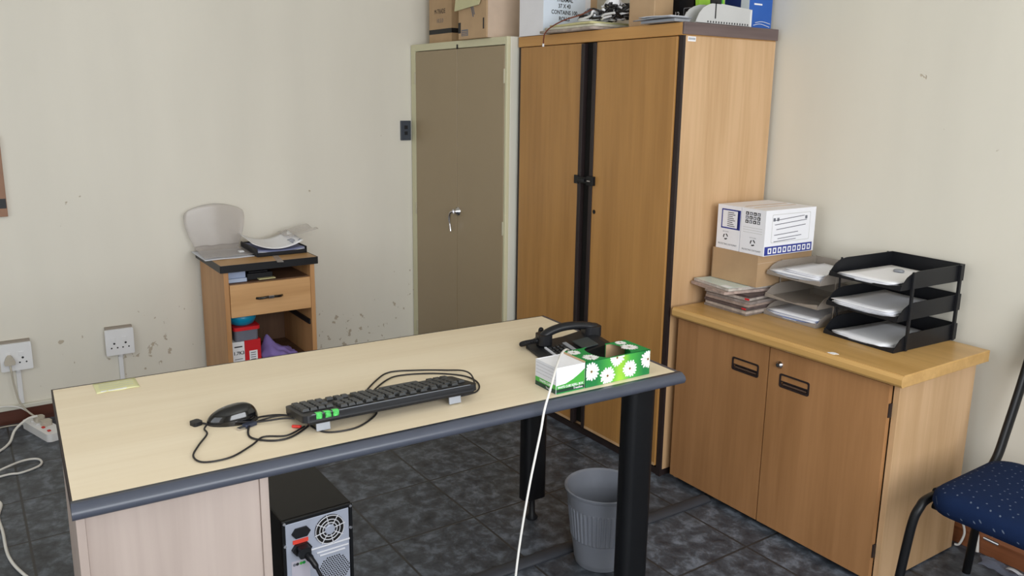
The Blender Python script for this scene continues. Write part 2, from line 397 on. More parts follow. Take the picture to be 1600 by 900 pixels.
# ------------------------------------------------------------------ tall wooden cupboard
def tall_cupboard():
    t = thing('wooden_cupboard', 'tall oak-laminate cupboard with two doors and a black gap between them', 'cupboard', (.9526, -.506, 0), -.568)
    w, d, h = 1.036, .505, 1.749
    # carcass
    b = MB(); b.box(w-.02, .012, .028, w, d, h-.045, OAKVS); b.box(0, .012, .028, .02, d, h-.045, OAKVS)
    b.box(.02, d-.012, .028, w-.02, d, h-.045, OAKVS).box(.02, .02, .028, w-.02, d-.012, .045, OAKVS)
    b.box(.485, .012, .045, .55, .03, h-.045, VOID)
    b.build('body', t, .001)
    MB().box(w-.022, .0, .0, w, .012, h-.045, DARKBROWN).build('edging', t)
    MB().box(0, 0, 0, .022, .012, h-.045, DARKBROWN).build('edging', t)
    MB().box(.004, .004, 0, w-.004, d, .028, DARKBROWN).build('plinth', t)
    b = MB().box(0, -.006, h-.045, w-.001, d, h, wood('oak_top_front', (184, 134, 74), (200, 150, 88), 'X', .35))
    o = b.build('top_panel', t, .002)
    MB().box(w-.001, -.007, h-.042, w+.009, d+.001, h+.001, TOPEDGE).build('top_edging', o, .002)
    for s in (0, 1):
        x0, x1 = ((.024, .470), (.566, w-.024))[s]
        dr = MB().box(x0, -.008, .04, x1, .010, h-.048, OAKV).build('door', t, .0015)
        ex0, ex1 = ((.470, .490), (.546, .566))[s]
        MB().box(ex0, -.012, .04, ex1, .010, h-.05, DARKBROWN).build('edge_strip', dr, .001)
        MB().box(x0, -.0086, .04, x1, -.0078, .052, OAKVS).build('bottom_edging', dr)
        if s == 1:
            MB().tube([(.584, -.0085, 1.013), (.584, -.0095, 1.013)], .009, BLACKM, 14).build('keyhole', dr)
    # sliding bolt across the gap
    k = MB().box(.452, -.017, 1.122, .478, -.012, 1.158, BLACKM).box(.478, -.020, 1.128, .545, -.014, 1.153, BLACKM).box(.545, -.024, 1.122, .585, -.008, 1.16, BLACKM)
    k.box(.49, -.026, 1.135, .53, -.020, 1.147, BLACKP); k.tube([(.555, -.028, 1.14), (.575, -.028, 1.14)], .003, CHROME)
    k.box(.452, -.012, 1.122, .462, -.008, 1.158, BLACKM)
    k.build('bolt', t, .001)
    st = MB().box(w, .022, 1.684, w+.0008, .062, 1.701, PAPER)
    for k in range(5): st.box(w+.0008, .026+k*.007, 1.689, w+.001, .030+k*.007, 1.697, GINK)
    st.build('sticker', t)
tall_cupboard()

# ------------------------------------------------------------------ low cupboard
def low_cupboard():
    t = thing('low_cupboard', 'low two-door oak-laminate cupboard with an overhanging top, carrying paper trays', 'cupboard', (2.0151, -.5244, 0), -.864)
    w, d, h = .923, .488, .7074
    b = MB(); y0 = .05
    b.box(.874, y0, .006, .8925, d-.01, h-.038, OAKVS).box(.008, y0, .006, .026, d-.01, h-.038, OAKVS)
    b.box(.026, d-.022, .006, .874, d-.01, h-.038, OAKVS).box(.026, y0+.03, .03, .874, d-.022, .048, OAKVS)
    b.build('body', t, .001)
    MB().box(.02, y0+.02, 0, .88, y0+.035, .06, VOID).build('plinth', t)
    MB().prism([(0, h-.038), (0, h), (w, h), (w, h-.038)], 'y', .012, d, OAKTOP).prism([(.012, h-.038), (.012, h), (.004, h-.003), (0, h-.011), (0, h-.028), (.005, h-.036)], 'x', 0, w, OAKTOP).build('worktop', t, .003)
    specs = (((.008, .434), (.284, .394), .5795), ((.439, .8715), (.489, .599), .5775))
    for (x0, x1), (hx0, hx1), hz in specs:
        z0, z1 = .022, h-.046; hz0, hz1 = hz-.037, hz+.003
        dr = MB(); y1 = y0-.002; yf = y0-.02
        dr.box(x0, yf, z0, hx0, y1, z1, LOWOAK).box(hx1, yf, z0, x1, y1, z1, LOWOAK).box(hx0, yf, z0, hx1, y1, hz0, LOWOAK).box(hx0, yf, hz1, hx1, y1, z1, LOWOAK)
        dr = dr.build('door', t)
        pk = MB()
        ring(pk, rrect(hx0-.004, hz0-.004, hx1+.004, hz1+.004, .008), rrect(hx0+.002, hz0+.002, hx1-.002, hz1-.002, .006), 'y', yf-.0018, yf+.004, DARKBROWN)
        pk.box(hx0, y1-.004, hz0, hx1, y1-.002, hz1, DARKBROWN)
        pk.box(hx0+.002, yf+.001, hz0+.019, hx1-.002, yf+.004, hz1-.002, LOWOAK)
        pk.box(hx0+.002, yf, hz0+.015, hx1-.002, yf+.005, hz0+.019, DARKBROWN)
        pk.tube([(hx0+.008, yf+.006, hz0+.006), (hx1-.008, yf+.006, hz0+.006)], .004, mat('brown_plastic_lip', (86, 66, 56), .35), 8)
        pk.build('handle', dr)
        if x0 > .2:
            MB().lathe([(.013, 0), (.0125, .005), (.008, .008), (.007, .012)], CHROME, 18, X=T(.482, yf, .612) @ RX(90)).build('lock', dr)
    for z in (.58, .12):
        MB().box(.8716, y0-.016, z-.022, .876, y0-.001, z+.022, DARKBROWN).build('hinge', t, .001)
low_cupboard()
LT = .7074
o = MB().prism([(.014*math.cos(a*.5236)*(1+.3*math.cos(a*2)), .011*math.sin(a*.5236)) for a in range(12)], 'z', 0, .0008, PAPER).build('paper_scrap', loc=(2.695, -.512, LT), rz=20)
tag(o, 'tiny torn white sticker scrap near the front edge of the low cupboard top', 'paper scrap')

# ------------------------------------------------------------------ desk
DX, DY, DZ, DR = 1.8713, -2.5803, .7374, -2.8429
def desk():
    t = thing('desk', 'long maple-topped desk with slate-grey rounded edging and black legs', 'desk', (DX, DY, 0), DR)
    # local x = depth (towards camera), local y = length
    L, Wd = 1.5003, .6928; th = .032
    MB().box(.006, .004, DZ-th, Wd-.02, L-.012, DZ, DESKW).build('desktop', t)
    e = MB()
    prof = [(Wd-.02, DZ), (Wd-.008, DZ-.0015), (Wd+.004, DZ-.009), (Wd+.008, DZ-.018), (Wd+.004, DZ-.028), (Wd-.008, DZ-.034), (Wd-.02, DZ-.034)]
    e.prism(prof, 'y', 0, L+.004, GREYEDGE, smooth=True)
    e.build('edging', t)
    MB().box(.0, .0, DZ-th, .006, L, DZ, DARKBROWN).build('edging', t)
    MB().box(.006, 0, DZ-th, Wd-.02, .004, DZ, DARKBROWN).build('edging', t)
    MB().box(.006, L-.012, DZ-th, Wd-.02, L, DZ, GREYEDGE).build('edging', t)
    # drawer pedestal at the left end
    p = MB(); x0, x1, a, b_ = .10, .655, .006, .366; zt = DZ-th-.001; z0 = .03
    p.box(x0, a, z0, x1, a+.016, zt, PINKW).box(x0, b_-.018, z0, x1, b_, zt, PINKW).box(x1-.02, a+.016, z0, x1-.006, b_-.018, zt, PINKW).box(x0+.02, a+.016, z0, x1-.02, b_-.018, z0+.016, PINKW)
    p = p.build('pedestal', t, .001)
    for zz0, zz1 in ((.05, .26), (.265, .475), (.48, .69)):
        dr = MB().box(x0-.002, a+.018, zz0, x0+.016, b_-.02, zz1, PINKW).build('drawer', p, .002)
        MB().tube([(x0-.002, .14, zz1-.07), (x0-.025, .15, zz1-.07), (x0-.025, .22, zz1-.07), (x0-.002, .23, zz1-.07)], .004, BLACKP).build('handle', dr)
    for cx in (x0+.06, x1-.06):
        for cy in (a+.04, b_-.04):
            MB().lathe([(.018, 0), (.018, .02), (.01, .03)], BLACKP, 12, (cx, cy)).build('foot', p)
    # black columns at the right end
    for x0, x1, y0, y1 in ((.004, .062, 1.400, 1.493), (.590, .650, 1.358, 1.452)):
        l = MB().prism([*rrect(x0, y0, x1, y1, .022, 4),], 'z', .085 if x0 < .1 else .068, DZ-th-.001, BLACKM, smooth=True).build('leg', t)
        MB().lathe([(.02, 0), (.022, .006), (.012, .02), (.01, .086 if x0 < .1 else .069)], BLACKP, 14, ((x0+x1)/2, (y0+y1)/2)).build('foot', l)
    MB().box(.062, 1.40, DZ-th-.05, .59, 1.44, DZ-th-.001, BLACKM).build('crossbar', t)
    return t
desk()
Dm = T(DX, DY, 0) @ RZ(DR)
def toroot(x, y):  # world point -> desk local
    q = Dm.inverted() @ Vector((x, y, 0)); return q.x, q.y

# ------------------------------------------------------------------ small wooden pedestal unit against the left wall
def side_pedestal():
    t = thing('side_pedestal', 'narrow oak drawer unit against the left wall, one drawer above an open shelf', 'drawer unit', (.024, -1.778, 0), 0)
    w, d, h = .452, .44, .720
    b = MB()
    b.box(.012, .012, 0, d-.012, .034, h-.032, DRAWV).box(.012, w-.034, 0, d-.012, w-.012, h-.032, DRAWV)
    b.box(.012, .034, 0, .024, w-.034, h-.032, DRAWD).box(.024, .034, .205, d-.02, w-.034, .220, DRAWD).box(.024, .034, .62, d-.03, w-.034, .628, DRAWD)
    b.build('body', t, .0015)
    tp = MB().box(0, 0, h-.032, d-.004, w, h, wood('oak_unit_top', (176, 134, 84), (196, 154, 100), 'Y', .4)).build('top_panel', t)
    MB().box(d-.004, -.001, h-.033, d, w+.001, h+.0005, BLACKP).box(0, -.004, h-.033, d-.004, 0, h+.0005, BLACKP).box(0, w, h-.033, d-.004, w+.004, h+.0005, BLACKP).build('top_edging', tp)
    dr = MB().box(d-.026, .036, .472, d-.008, w-.036, .625, DRAWW).box(.06, .042, .48, d-.026, .05, .60, DRAWD).box(.06, w-.05, .48, d-.026, w-.042, .60, DRAWD).box(.06, .05, .48, d-.026, w-.05, .486, DRAWD).build('drawer', t, .002)
    MB().tube(spline([(d-.009, .155, .552), (d+.006, .172, .5535), (d+.009, .215, .556), (d+.006, .258, .5535), (d-.009, .275, .552)], 6), .0065, BLACKG, 8, flat=1.0).box(d+.011, .205, .549, d+.018, .23, .563, CHROME).build('handle', dr, .001)
    MB().box(.05, w-.042, .385, d-.03, w-.034, .41, BLACKP).build('drawer_runner', t)
DRAWV = wood('oak_unit_side', (176, 128, 82), (198, 150, 102), 'Z', .45)
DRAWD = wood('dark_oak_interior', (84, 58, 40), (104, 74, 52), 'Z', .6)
side_pedestal()
SH = .22
def simple(mb, name, label, cat, loc, rz=0, bevel=0, group=None): return tag(mb.build(name, None, bevel, loc, rz), label, cat, group)

# contents of its open shelf
b = MB().box(0, 0, 0, .12, .055, .125, PAPER); b.text('1.7K3', .022, INK, T(.1206, .028, .07) @ FACE_X, bold=.0006); b.box(.12, .008, .098, .1204, .045, .104, INK).box(.12, .008, .04, .1204, .045, .043, INK)
simple(b, 'carton', 'small white printed carton standing on the shelf of the wall drawer unit', 'box', (.30, -1.736, SH), 0, .001)
b = MB().box(0, 0, 0, .12, .075, .128, RED).box(.12, .02, .02, .1206, .058, .075, PAPER)
for k in range(4): b.box(.1206, .026, .03+k*.011, .1209, .05, .034+k*.011, GINK)
simple(b, 'carton', 'red carton with a small white label, beside the white carton in the drawer unit', 'box', (.302, -1.680, SH), 0, .001)
t = thing('food_tub', 'grey see-through plastic tub with a red lid stacked on the two small cartons', 'tub', (.365, -1.668, SH+.129), 0)
b = MB(); b.prism(rrect(-.06, -.055, .06, .055, .015), 'z', 0, .05, clearmat('grey_tub_plastic', (120, 122, 136), .85, .25)).build('tub', t, .003)
b = MB(); b.prism(rrect(-.066, -.061, .066, .064, .017), 'z', .05, .066, RED).build('lid', t, .003)
b = MB(); b.lathe([(.036, 0), (.052, .008), (.064, .030), (.068, .056), (.065, .056), (.060, .030), (.040, .008)], TEAL, 28)
simple(b, 'plastic_bowl', 'teal plastic bowl on top of the red-lidded tub', 'bowl', (.368, -1.672, SH+.1955), 0)
b = MB()
def pf(u, v):
    r = math.hypot(u-.35, v-.5); return (u*.16-.02, v*.17, .075*math.exp(-(((u-.4)/.28)**2+((v-.25)/.16)**2))+.04*math.exp(-(((u-.5)/.4)**2+((v-.5)/.35)**2))+.007*(1+math.sin(17*u+4*v)*math.cos(15*v-6*u))+.002)
b.sheet(1, 1, lambda u, v: pf(u, v), .004, PURPLE, 22, 22)
simple(b, 'cloth', 'crumpled lilac cloth on the shelf of the wall drawer unit', 'cloth', (.27, -1.585, SH), 0)
# contents of the gap above the drawer
b = MB().box(0, 0, 0, .26, .085, .018, mat('pale_blue_card', (176, 190, 214), .6)).box(.02, 0, .018, .25, .082, .048, mat('pale_blue_card_b', (158, 172, 200), .6))
simple(b, 'folder', 'pale blue folder in the gap above the drawer of the wall drawer unit', 'folder', (.16, -1.737, .6288), 0, .002)
b = MB().box(0, 0, 0, .07, .12, .030, BLACKP).box(.01, .01, .030, .06, .1, .038, BLACKP).box(.07, .045, .002, .10, .125, .007, YELP)
simple(b, 'stapler', 'small black gadget with a pale card at its foot, in the gap above the drawer', 'desk accessory', (.33, -1.645, .6288), 0, .004)

# clear plastic cover on top
PT = .7205
b = MB()
def cov(u, v):   # upright sheet: u across, v up, curling
    y = -1.805 if False else 0
    wv = .098+.047*math.sin(min(v*1.25, 1)*math.pi/2)
    top = .225-.018*(2*u-1)**2*1.5
    rr = 1
    if v > .80: rr = math.sqrt(max(0, 1-((v-.80)/.20)**3*.30))
    return (.03-.004*math.cos(5*u)+.02*(1-v), (2*u-1)*wv*rr, v*top)
b.sheet(1, 1, cov, .002, CLEAR, 16, 16)
b.sheet(1, 1, lambda u, v: (.052+v*.22, (2*u-1)*(.105+.012*v), .002+.004*abs(math.sin(8*u+6*v))+(.02*(1-v)**4)), .002, CLEAR, 16, 12)
c = tag(b.build('plastic_cover', None, 0, (.02, -1.688, PT)), 'large clear plastic packaging standing against the wall on the drawer unit', 'plastic cover')
b = MB().sheet(1, 1, lambda u, v: (v*.27, u*.23, .0006+.0015*math.sin(5*u)**2), .001, PAPERG, 10, 10)
simple(b, 'paper_sheet', 'white paper sheet lying under the clear packaging, corner over the edge of the unit', 'paper', (.045, -1.808, PT+.0004), 0)
for o_ in (c,): o_.location.z = PT+.0045
b = MB().box(0, 0, 0, .012, .022, .006, WHITEP).box(.016, 0, 0, .028, .022, .006, WHITEP)
simple(b, 'clip', 'pair of tiny white plastic clips in front of the clear packaging', 'clip', (.20, -1.625, PT+.0105), 0)
# black tray, curved papers, clear ruler
t = thing('document_tray', 'black document tray full of paper on top of the wall drawer unit', 'tray', (.075, -1.575, PT), 0)
b = MB().box(0, 0, 0, .265, .245, .004, BLACKP).box(0, 0, .004, .004, .245, .034, BLACKP).box(.004, 0, .004, .265, .004, .040, BLACKP).box(.004, .241, .004, .265, .245, .034, BLACKP).box(.261, .004, .004, .265, .241, .020, BLACKP).build('tray', t, .002)
b = MB()
for k in range(4): b.sheet(1, 1, lambda u, v, k=k: (.008+.25*v, .008+.228*u, .006+k*.004+.010*(2*u-1)**2+.002*math.sin(3*v+k)), .003, (PAPERG, mat('blue_grey_paper', (130, 136, 170), .7))[k % 2], 10, 6)
simple(b, 'paper_stack', 'messy wad of papers lying in the black tray on the drawer unit', 'papers', (.075, -1.575, PT), 0)
b = MB().sheet(1, 1, lambda u, v: (.02+.23*v+.02*u, -.03+.24*u, .028+.040*(2*u-1)**2*(1-.2*v)+.012*(1-v)), .0015, PAPER, 14, 8)
simple(b, 'paper_sheet', 'curling white sheet lying on top of the black tray on the drawer unit', 'paper', (.075, -1.56, PT+.004), 0)
b = MB().sheet(1, 1, lambda u, v: (.02+.19*v, .17+.15*u, .05+.03*u+.006*math.sin(9*v)), .001, CLEAR, 8, 8).sheet(1, 1, lambda u, v: (.23+.03*v, .15+.06*u+.008*math.sin(7*v), .038+.01*math.sin(5*u+3*v)), .001, BAG, 8, 6)
simple(b, 'plastic_sleeve', 'clear plastic sleeve poking out to the right of the curled sheet', 'plastic sleeve', (.06, -1.56, PT+.02), 0)
b = MB().box(0, 0, 0, .16, .028, .0015, CLEAR)
for k in range(12): b.box(.006+k*.013, .022, .0015, .0066+k*.013, .027, .0018, GINK)
simple(b, 'ruler', 'clear plastic ruler lying across the black edge of the wall drawer unit', 'ruler', (.345, -1.505, PT+.0003), -10)

# ------------------------------------------------------------------ left wall: sockets, conduit, switch, board
def socket(y, z, label, w=.124, h=.138, plug=False):
    t = thing('wall_socket', label, 'socket', (.0005, y, z), 0, None)
    MB().box(0, .004, .003, .02, w-.003, h-.002, mat('socket_box', (150, 140, 128), .6)).build('back_box', t, .001)
    MB().prism(rrect(0, 0, w, h-.012, .006), 'x', .02, .031, WHITEP).build('face_plate', t, .002)
    for k in (0, 1):
        cx = w*(.30+.40*k)
        MB().box(.031, cx-.014, .068, .034, cx+.006, .086, WHITEP).build('rocker_switch', t, .001)
        pz = MB()
        for dy, dz, r in ((0, .057, .005), (-.013, .036, .0038), (.013, .036, .0038)): pz.disc(r, INK, T(.0313, cx+dy, dz) @ RY(90), 12)
        pz.build('pin_hole', t)
    MB().lathe([(.011, 0), (.011, .014), (.009, .018)], WHITEP, 14, X=T(.013, w*.5+.003, .004) @ RX(180)).build('conduit_collar', t)
    return t
s1 = socket(-2.216, .254, 'double wall socket with nothing plugged in, between the power strip corner and drawer unit')
s2 = socket(-2.641, .252, 'double wall socket at the left picture edge with a grey plug in it')
def conduit(y, z1, label):
    simple(MB().box(0, 0, .0, .014, .02, z1-.088, WHITEP), 'cable_conduit', label, 'conduit', (.0005, y, .088), 0, .002)
conduit(-2.163, .241, 'white cable conduit running down from the empty wall socket')
conduit(-2.586, .239, 'white cable conduit running down from the socket with the grey plug')
b = MB(); b.prism([(-.020, -.018), (.020, -.018), (.022, -.006), (.012, .018), (.006, .026), (-.006, .026), (-.012, .018), (-.022, -.006)], 'x', 0, .02, BEIGEP)
b.tube(spline([(.014, 0, -.018), (.022, .002, -.05), (.02, .006, -.11), (.03, .02, -.19), (.045, .055, -.247), (.09, .09, -.262), (.128, .105, -.2615)], 6), .004, BEIGEP)
simple(b, 'plug', 'grey three-pin plug in the left wall socket, its lead going down to the power strip', 'plug', (.0326, -2.606, .303), 0)
t = thing('wall_switch', 'small dark grey wall plate beside the cream metal cupboard', 'switch', (.0005, -.642, 1.237), 0)
MB().box(0, 0, 0, .012, .062, .108, mat('charcoal_plate', (62, 68, 78), .4)).build('face_plate', t, .002)
for z in (.03, .062): MB().box(.012, .02, z, .016, .04, z+.02, BLACKP).build('rocker_switch', t, .001)
t = thing('notice_board', 'edge of a wood-framed board on the left wall at the picture edge', 'board', (.0005, -3.42, .944), 0)
MB().box(0, .02, .02, .012, .84, .34, mat('cork', (176, 140, 104), .9)).build('panel', t)
MB().box(0, .84, 0, .02, .872, .346, mat('brown_frame_wood', (150, 110, 84), .5)).box(0, 0, 0, .02, .02, .346, mat('brown_frame_wood_b', (150, 110, 84), .5)).box(0, .02, 0, .02, .84, .02, CARD).box(0, .02, .326, .02, .84, .346, CARD).build('frame', t, .001)
MB().box(.02, .822, .036, .0212, .87, .078, BLACKP).build('corner_tape', t)
# power strip and floor cables
t = thing('power_strip', 'white multi-plug power strip with red switches on the floor by the left wall', 'power strip', (.085, -2.590, 0), 18)
MB().prism(rrect(0, 0, .265, .075, .02), 'z', .001, .036, WHITEP).build('body', t, .006)
for k in range(4):
    MB().box(.045+k*.056, .018, .036, .06+k*.056, .030, .041, (REDT if k > 1 else WHITEP)).build('switch', t, .001)
for k in range(2): MB().prism(rrect(.05+k*.07, .028, .09+k*.07, .068, .01), 'z', .036, .058, BEIGEP).build('plug_top', t, .003)
def cable(name, label, pts, r, m, n=8, cat='cable', group=None):
    P = spline(pts, n); o0 = P[0].copy(); o0.z = min(p.z for p in P)-r
    return simple(MB().tube([p-o0 for p in P], r, m, 8), name, label, cat, o0, 0, 0, group)
cable('power_cable', 'white cable from the power strip curving to the left picture edge', [(.152, -2.53, .066), (.160, -2.57, .062), (.19, -2.62, .034), (.27, -2.65, .008), (.36, -2.71, .006), (.5, -2.85, .006)], .0055, WIRE)
cable('power_cable', 'white cable lying in a narrow loop on the floor tiles at the left', [(.68, -2.95, .005), (.60, -2.70, .005), (.605, -2.63, .005), (.575, -2.565, .005), (.53, -2.552, .005), (.495, -2.57, .006), (.50, -2.62, .010), (.56, -2.70, .0145), (.66, -2.86, .006)], .0045, WIRE)
cable('power_cable', 'white cable running towards the camera at the lower left edge', [(.76, -2.78, .0055), (.84, -2.711, .0055), (.96, -2.722, .0055), (1.08, -2.715, .0055), (1.27, -2.708, .0055), (1.42, -2.672, .0055), (1.6, -2.60, .0055)], .005, WIRE)
cable('power_cable', 'thin beige cable along the foot of the left wall', [(.10, -2.80, .0035), (.045, -2.672, .0035), (.05, -2.60, .004), (.07, -2.56, .0035)], .003, BEIGEP)
cable('power_cable', 'pale cable lying along the grey trunking of the left wall', [(.03, -2.85, .084), (.032, -2.72, .09), (.03, -2.64, .093), (.04, -2.58, .075), (.075, -2.53, .03), (.10, -2.515, .007)], .004, WIRE)

# ------------------------------------------------------------------ floor cable cover
b = MB().prism([(-.028, 0), (-.024, .007), (-.013, .014), (.013, .014), (.024, .007), (.028, 0)], 'y', 0, 1.365, RUBBER, smooth=True)
simple(b, 'cable_cover', 'dark rubber cable cover across the floor tiles, ending under the low cupboard', 'cable cover', (2.19, -1.865, .0005), -1.2)

# ------------------------------------------------------------------ computer tower
def tower():
    t = thing('computer_tower', 'black computer tower with a silver back, on the floor against the desk pedestal', 'computer', (1.87, -2.120, 0), 0)
    D, Wd, H = .345, .196, .392
    MB().box(0, 0, .012, D-.004, Wd, H, BLACKM).build('case', t, .004)
    b = MB().box(D-.004, .010, .016, D, Wd-.010, H-.012, STEEL)
    b.box(D-.004, 0, .012, D+.003, .008, H, BLACKM).box(D-.004, Wd-.008, .012, D+.003, Wd, H, BLACKM).box(D-.004, .008, H-.010, D+.003, Wd-.008, H, BLACKM)
    bp = b.build('back_panel', t, .001)
    X0 = T(D, 0, 0)
    # power supply fan
    cy, cz, r = .130, H-.058, .040
    g = MB(); g.disc(r+.002, VOID, T(D+.0008, cy, cz) @ RY(90), 32); g.build('fan_opening', bp)
    g = MB()
    for q in (r, r*.72, r*.5): g.tube([(D+.004, cy+q*math.cos(a*math.pi/16), cz+q*math.sin(a*math.pi/16)) for a in range(32)], .0015, WIREG, 6, closed=True)
    for a in range(8):
        an = a*math.pi/4+.2; g.tube([(D+.004, cy+r*.3*math.cos(an), cz+r*.3*math.sin(an)), (D+.004, cy+(r+.004)*math.cos(an), cz+(r+.004)*math.sin(an))], .0015, WIREG, 6)
    g.lathe([(r*.36, 0), (r*.36, .004), (r*.3, .005)], STEEL, 20, X=T(D+.001, cy, cz) @ RY(90)); g.build('fan_guard', bp)
    # socket and plugged lead
    def hexa(cy, cz, w, h): return [(cy-w, cz), (cy-w*.6, cz-h), (cy+w*.6, cz-h), (cy+w, cz), (cy+w*.6, cz+h), (cy-w*.6, cz+h)]
    MB().prism(hexa(.051, H-.043, .026, .014), 'x', D, D+.005, BLACKP).build('outlet', bp, .001)
    MB().box(D, .028, H-.073, D+.002, .070, H-.062, mat('red_orange_switch', (226, 72, 58), .4)).build('voltage_switch', bp)
    k = MB(); k.prism(hexa(.05, H-.088, .027, .015), 'x', D, D+.012, BLACKP); k.prism(rrect(.034, H-.102, .066, H-.074, .006), 'x', D+.012, D+.034, BLACKP)
    k.build('plug', bp, .002)
    MB().tube(spline([(D+.03, .055, H-.095), (D+.052, .066, H-.115), (D+.066, .082, H-.16), (D+.07, .11, H-.24), (D+.06, .15, H-.33), (D+.05, .22, .006), (D+.1, .4, .006)], 6), [.010]*4+[.008]*4+[.0045]*29, BLACKP, 8).build('power_lead', t)
    # ridges
    for q, a, c in ((H-.103, .074, .186), (H-.118, .092, .182), (H-.128, .1, .172)): MB().tube([(D+.001, a, q), (D+.001, c, q)], .0028, WIREG, 8).build('pressed_rib', bp)
    # perforated vent with raised ring of holes
    v = MB()
    for i in range(-7, 8):
        for j in range(-8, 9):
            y = i*.0068+(j % 2)*.0034; z = j*.0059
            if math.hypot(y, z) < .045: v.disc(.0025, VOID, T(D+.0006, .1385+y, H-.184+z) @ RY(90), 6)
    v.build('vent', bp)
    p = MB().box(D, .022, H-.300, D+.001, .072, H-.122, mat('port_panel', (196, 192, 204), .4, .3)); 
    for k_, c_ in ((.030, GINK), (.038, INK), (.048, MGREEN), (.056, GREEN)): p.disc(.0045, c_, T(D+.0014, k_, H-.132) @ RY(90), 10)
    p.build('port_panel', bp)
    for sy in (.006, Wd-.006):
        for sz in (H-.006, H-.07): MB().lathe([(.0045, 0), (.004, .003)], CHROME, 10, X=T(D+.003, sy, sz) @ RY(90)).build('screw', bp)
    for fx in (.03, D-.03):
        for fy in (.02, Wd-.02): MB().lathe([(.012, 0), (.012, .012)], BLACKP, 12, (fx, fy)).build('foot', t)
tower()

# ------------------------------------------------------------------ waste bin
b = MB(); n = 64
prof = [(.080, .002, 0), (.085, .02, 0), (.095, .10, 0), (.096, .105, 1), (.108, .215, 1), (.110, .222, 0), (.116, .268, 0), (.121, .272, 0), (.123, .280, 0), (.120, .283, 0), (.114, .278, 0), (.103, .215, 0), (.090, .105, 0), (.080, .012, 0), (.0, .010, 0)]
vs = []; fs = []; n = 180
for r, z, rib in prof:
    for j in range(n):
        a = 2*math.pi*j/n; rr = r+(.0030 if (j % 4 < 2) and rib else 0); vs.append((rr*math.cos(a), rr*math.sin(a), z*.94))
for i in range(len(prof)-1):
    for j in range(n): fs.append((i*n+j, i*n+(j+1) % n, (i+1)*n+(j+1) % n, (i+1)*n+j))
b.add(vs, fs, BINP, False); b.add(vs[:n], [tuple(range(n-1, -1, -1))], BINP)
simple(b, 'waste_bin', 'grey plastic waste bin with vertical ribs on the floor behind the desk leg', 'bin', (2.316, -1.108, 0), 0)

# ------------------------------------------------------------------ keyboard
def keyboard():
    # local x: towards camera (rear edge), local y: along length
    t = thing('keyboard', 'black keyboard seen from behind, propped on its feet on the desk', 'keyboard', (2.345, -2.140, DZ+.0005), -3.0)
    K = T(0, 0, .004) @ RY(-9.5)
    L, D = .440, .150
    b = MB().prism(rrect(0, 0, D, L, .014), 'z', .0, .016, BLACKP, K); b.prism([(D-.03, .0), (D-.004, -.006), (D, .004), (D, .014), (D-.006, .016)], 'y', .012, L-.012, BLACKP, K)
    b.tube([(D-.002, .02, .0165), (D-.002, L-.02, .0165)], .0008, GREYP, 6, K); b.build('case', t, .002)
    rows = [(.012, 1), (.031, 1), (.05, 1), (.069, 1), (.088, 1), (.112, 1)]
    n = 0; meshes = {}
    def key(x, y, w, d):
        nonlocal n
        if n >= 100: return
        n += 1
        k = (round(w, 4), round(d, 4))
        if k not in meshes:
            o = MB().add([(0, 0, 0), (d, 0, 0), (d, w, 0), (0, w, 0), (.002, .002, .006), (d-.002, .002, .006), (d-.002, w-.002, .006), (.002, w-.002, .006)],
                         [(3, 2, 1, 0), (4, 5, 6, 7), (0, 1, 5, 4), (1, 2, 6, 5), (2, 3, 7, 6), (3, 0, 4, 7)], KEYM).build('key', t); meshes[k] = o
        else:
            o = meshes[k].copy(); COL.objects.link(o)
        o.matrix_local = K @ T(x, y, .0165)
    # numeric block is at the left seen from behind
    u = .0186
    for c in range(4):
        for r_, (x, _) in enumerate(rows[:5]):
            if c == 3-0 and r_ in (1, 3): continue
            key(x, .012+c*u, .0172, .0172)
    for c in range(3):
        for r_ in (0, 3, 4, 5):
            key(rows[r_][0], .094+c*u, .0172, .0172)
    key(rows[1][0], .094+u, .0172, .0172)
    ym = .156
    for r_ in (1, 2, 3, 4):
        for c in range(13 if r_ != 4 else 14): key(rows[r_][0], ym+c*.0195, .0178, .0172)
    key(rows[0][0], ym+.075, .105, .0172)
    for c in (0, 1, 2, 10, 11, 12): key(rows[0][0], ym+c*.0195+(.01 if c > 5 else 0), .0178, .0172)
    for c in range(9): key(rows[5][0], ym+c*.028, .0178, .0140)
    for y in (.030, .362):
        MB().box(.137, y, -.024, .142, y+.032, .002, GREYP, K).build('foot', t, .001)
    for y, a in ((.030, -4), (.048, 6), (.068, -3)):
        MB().sheet(1, 1, lambda u_, v_, y=y: (D-.016+.034*min(v_, .5), y+.014*u_+a*.0003*v_, .0172-.026*max(0, v_-.5)), .0004, BRIGHTG, 3, 6, K @ T(0, 0, .0008)).build('sticky_tab', t)
    MB().tube([(.088, -.008, .004), (.104, .006, .006)], .0038, REDT).build('strain_wrap', t)
KEYM = mat('key_plastic', (44, 46, 48), .42)
keyboard()
zt = DZ+.0028
cable('keyboard_cable', 'thin black cable looping above the right end of the keyboard', [(2.40, -1.96, zt), (2.34, -1.94, zt), (2.25, -1.86, zt), (2.21, -1.80, zt), (2.235, -1.73, zt), (2.275, -1.665, zt), (2.335, -1.638, zt+.010), (2.40, -1.652, zt+.012), (2.458, -1.690, zt), (2.462, -1.745, zt)], .0022, WIREB)
cable('keyboard_cable', 'second thin black cable bending round the far corner of the keyboard', [(2.40, -1.945, zt), (2.34, -1.92, zt), (2.262, -1.835, zt), (2.25, -1.78, zt), (2.285, -1.70, zt), (2.345, -1.645, zt), (2.41, -1.643, zt), (2.462, -1.68, zt), (2.468, -1.74, zt)], .0022, WIREB)
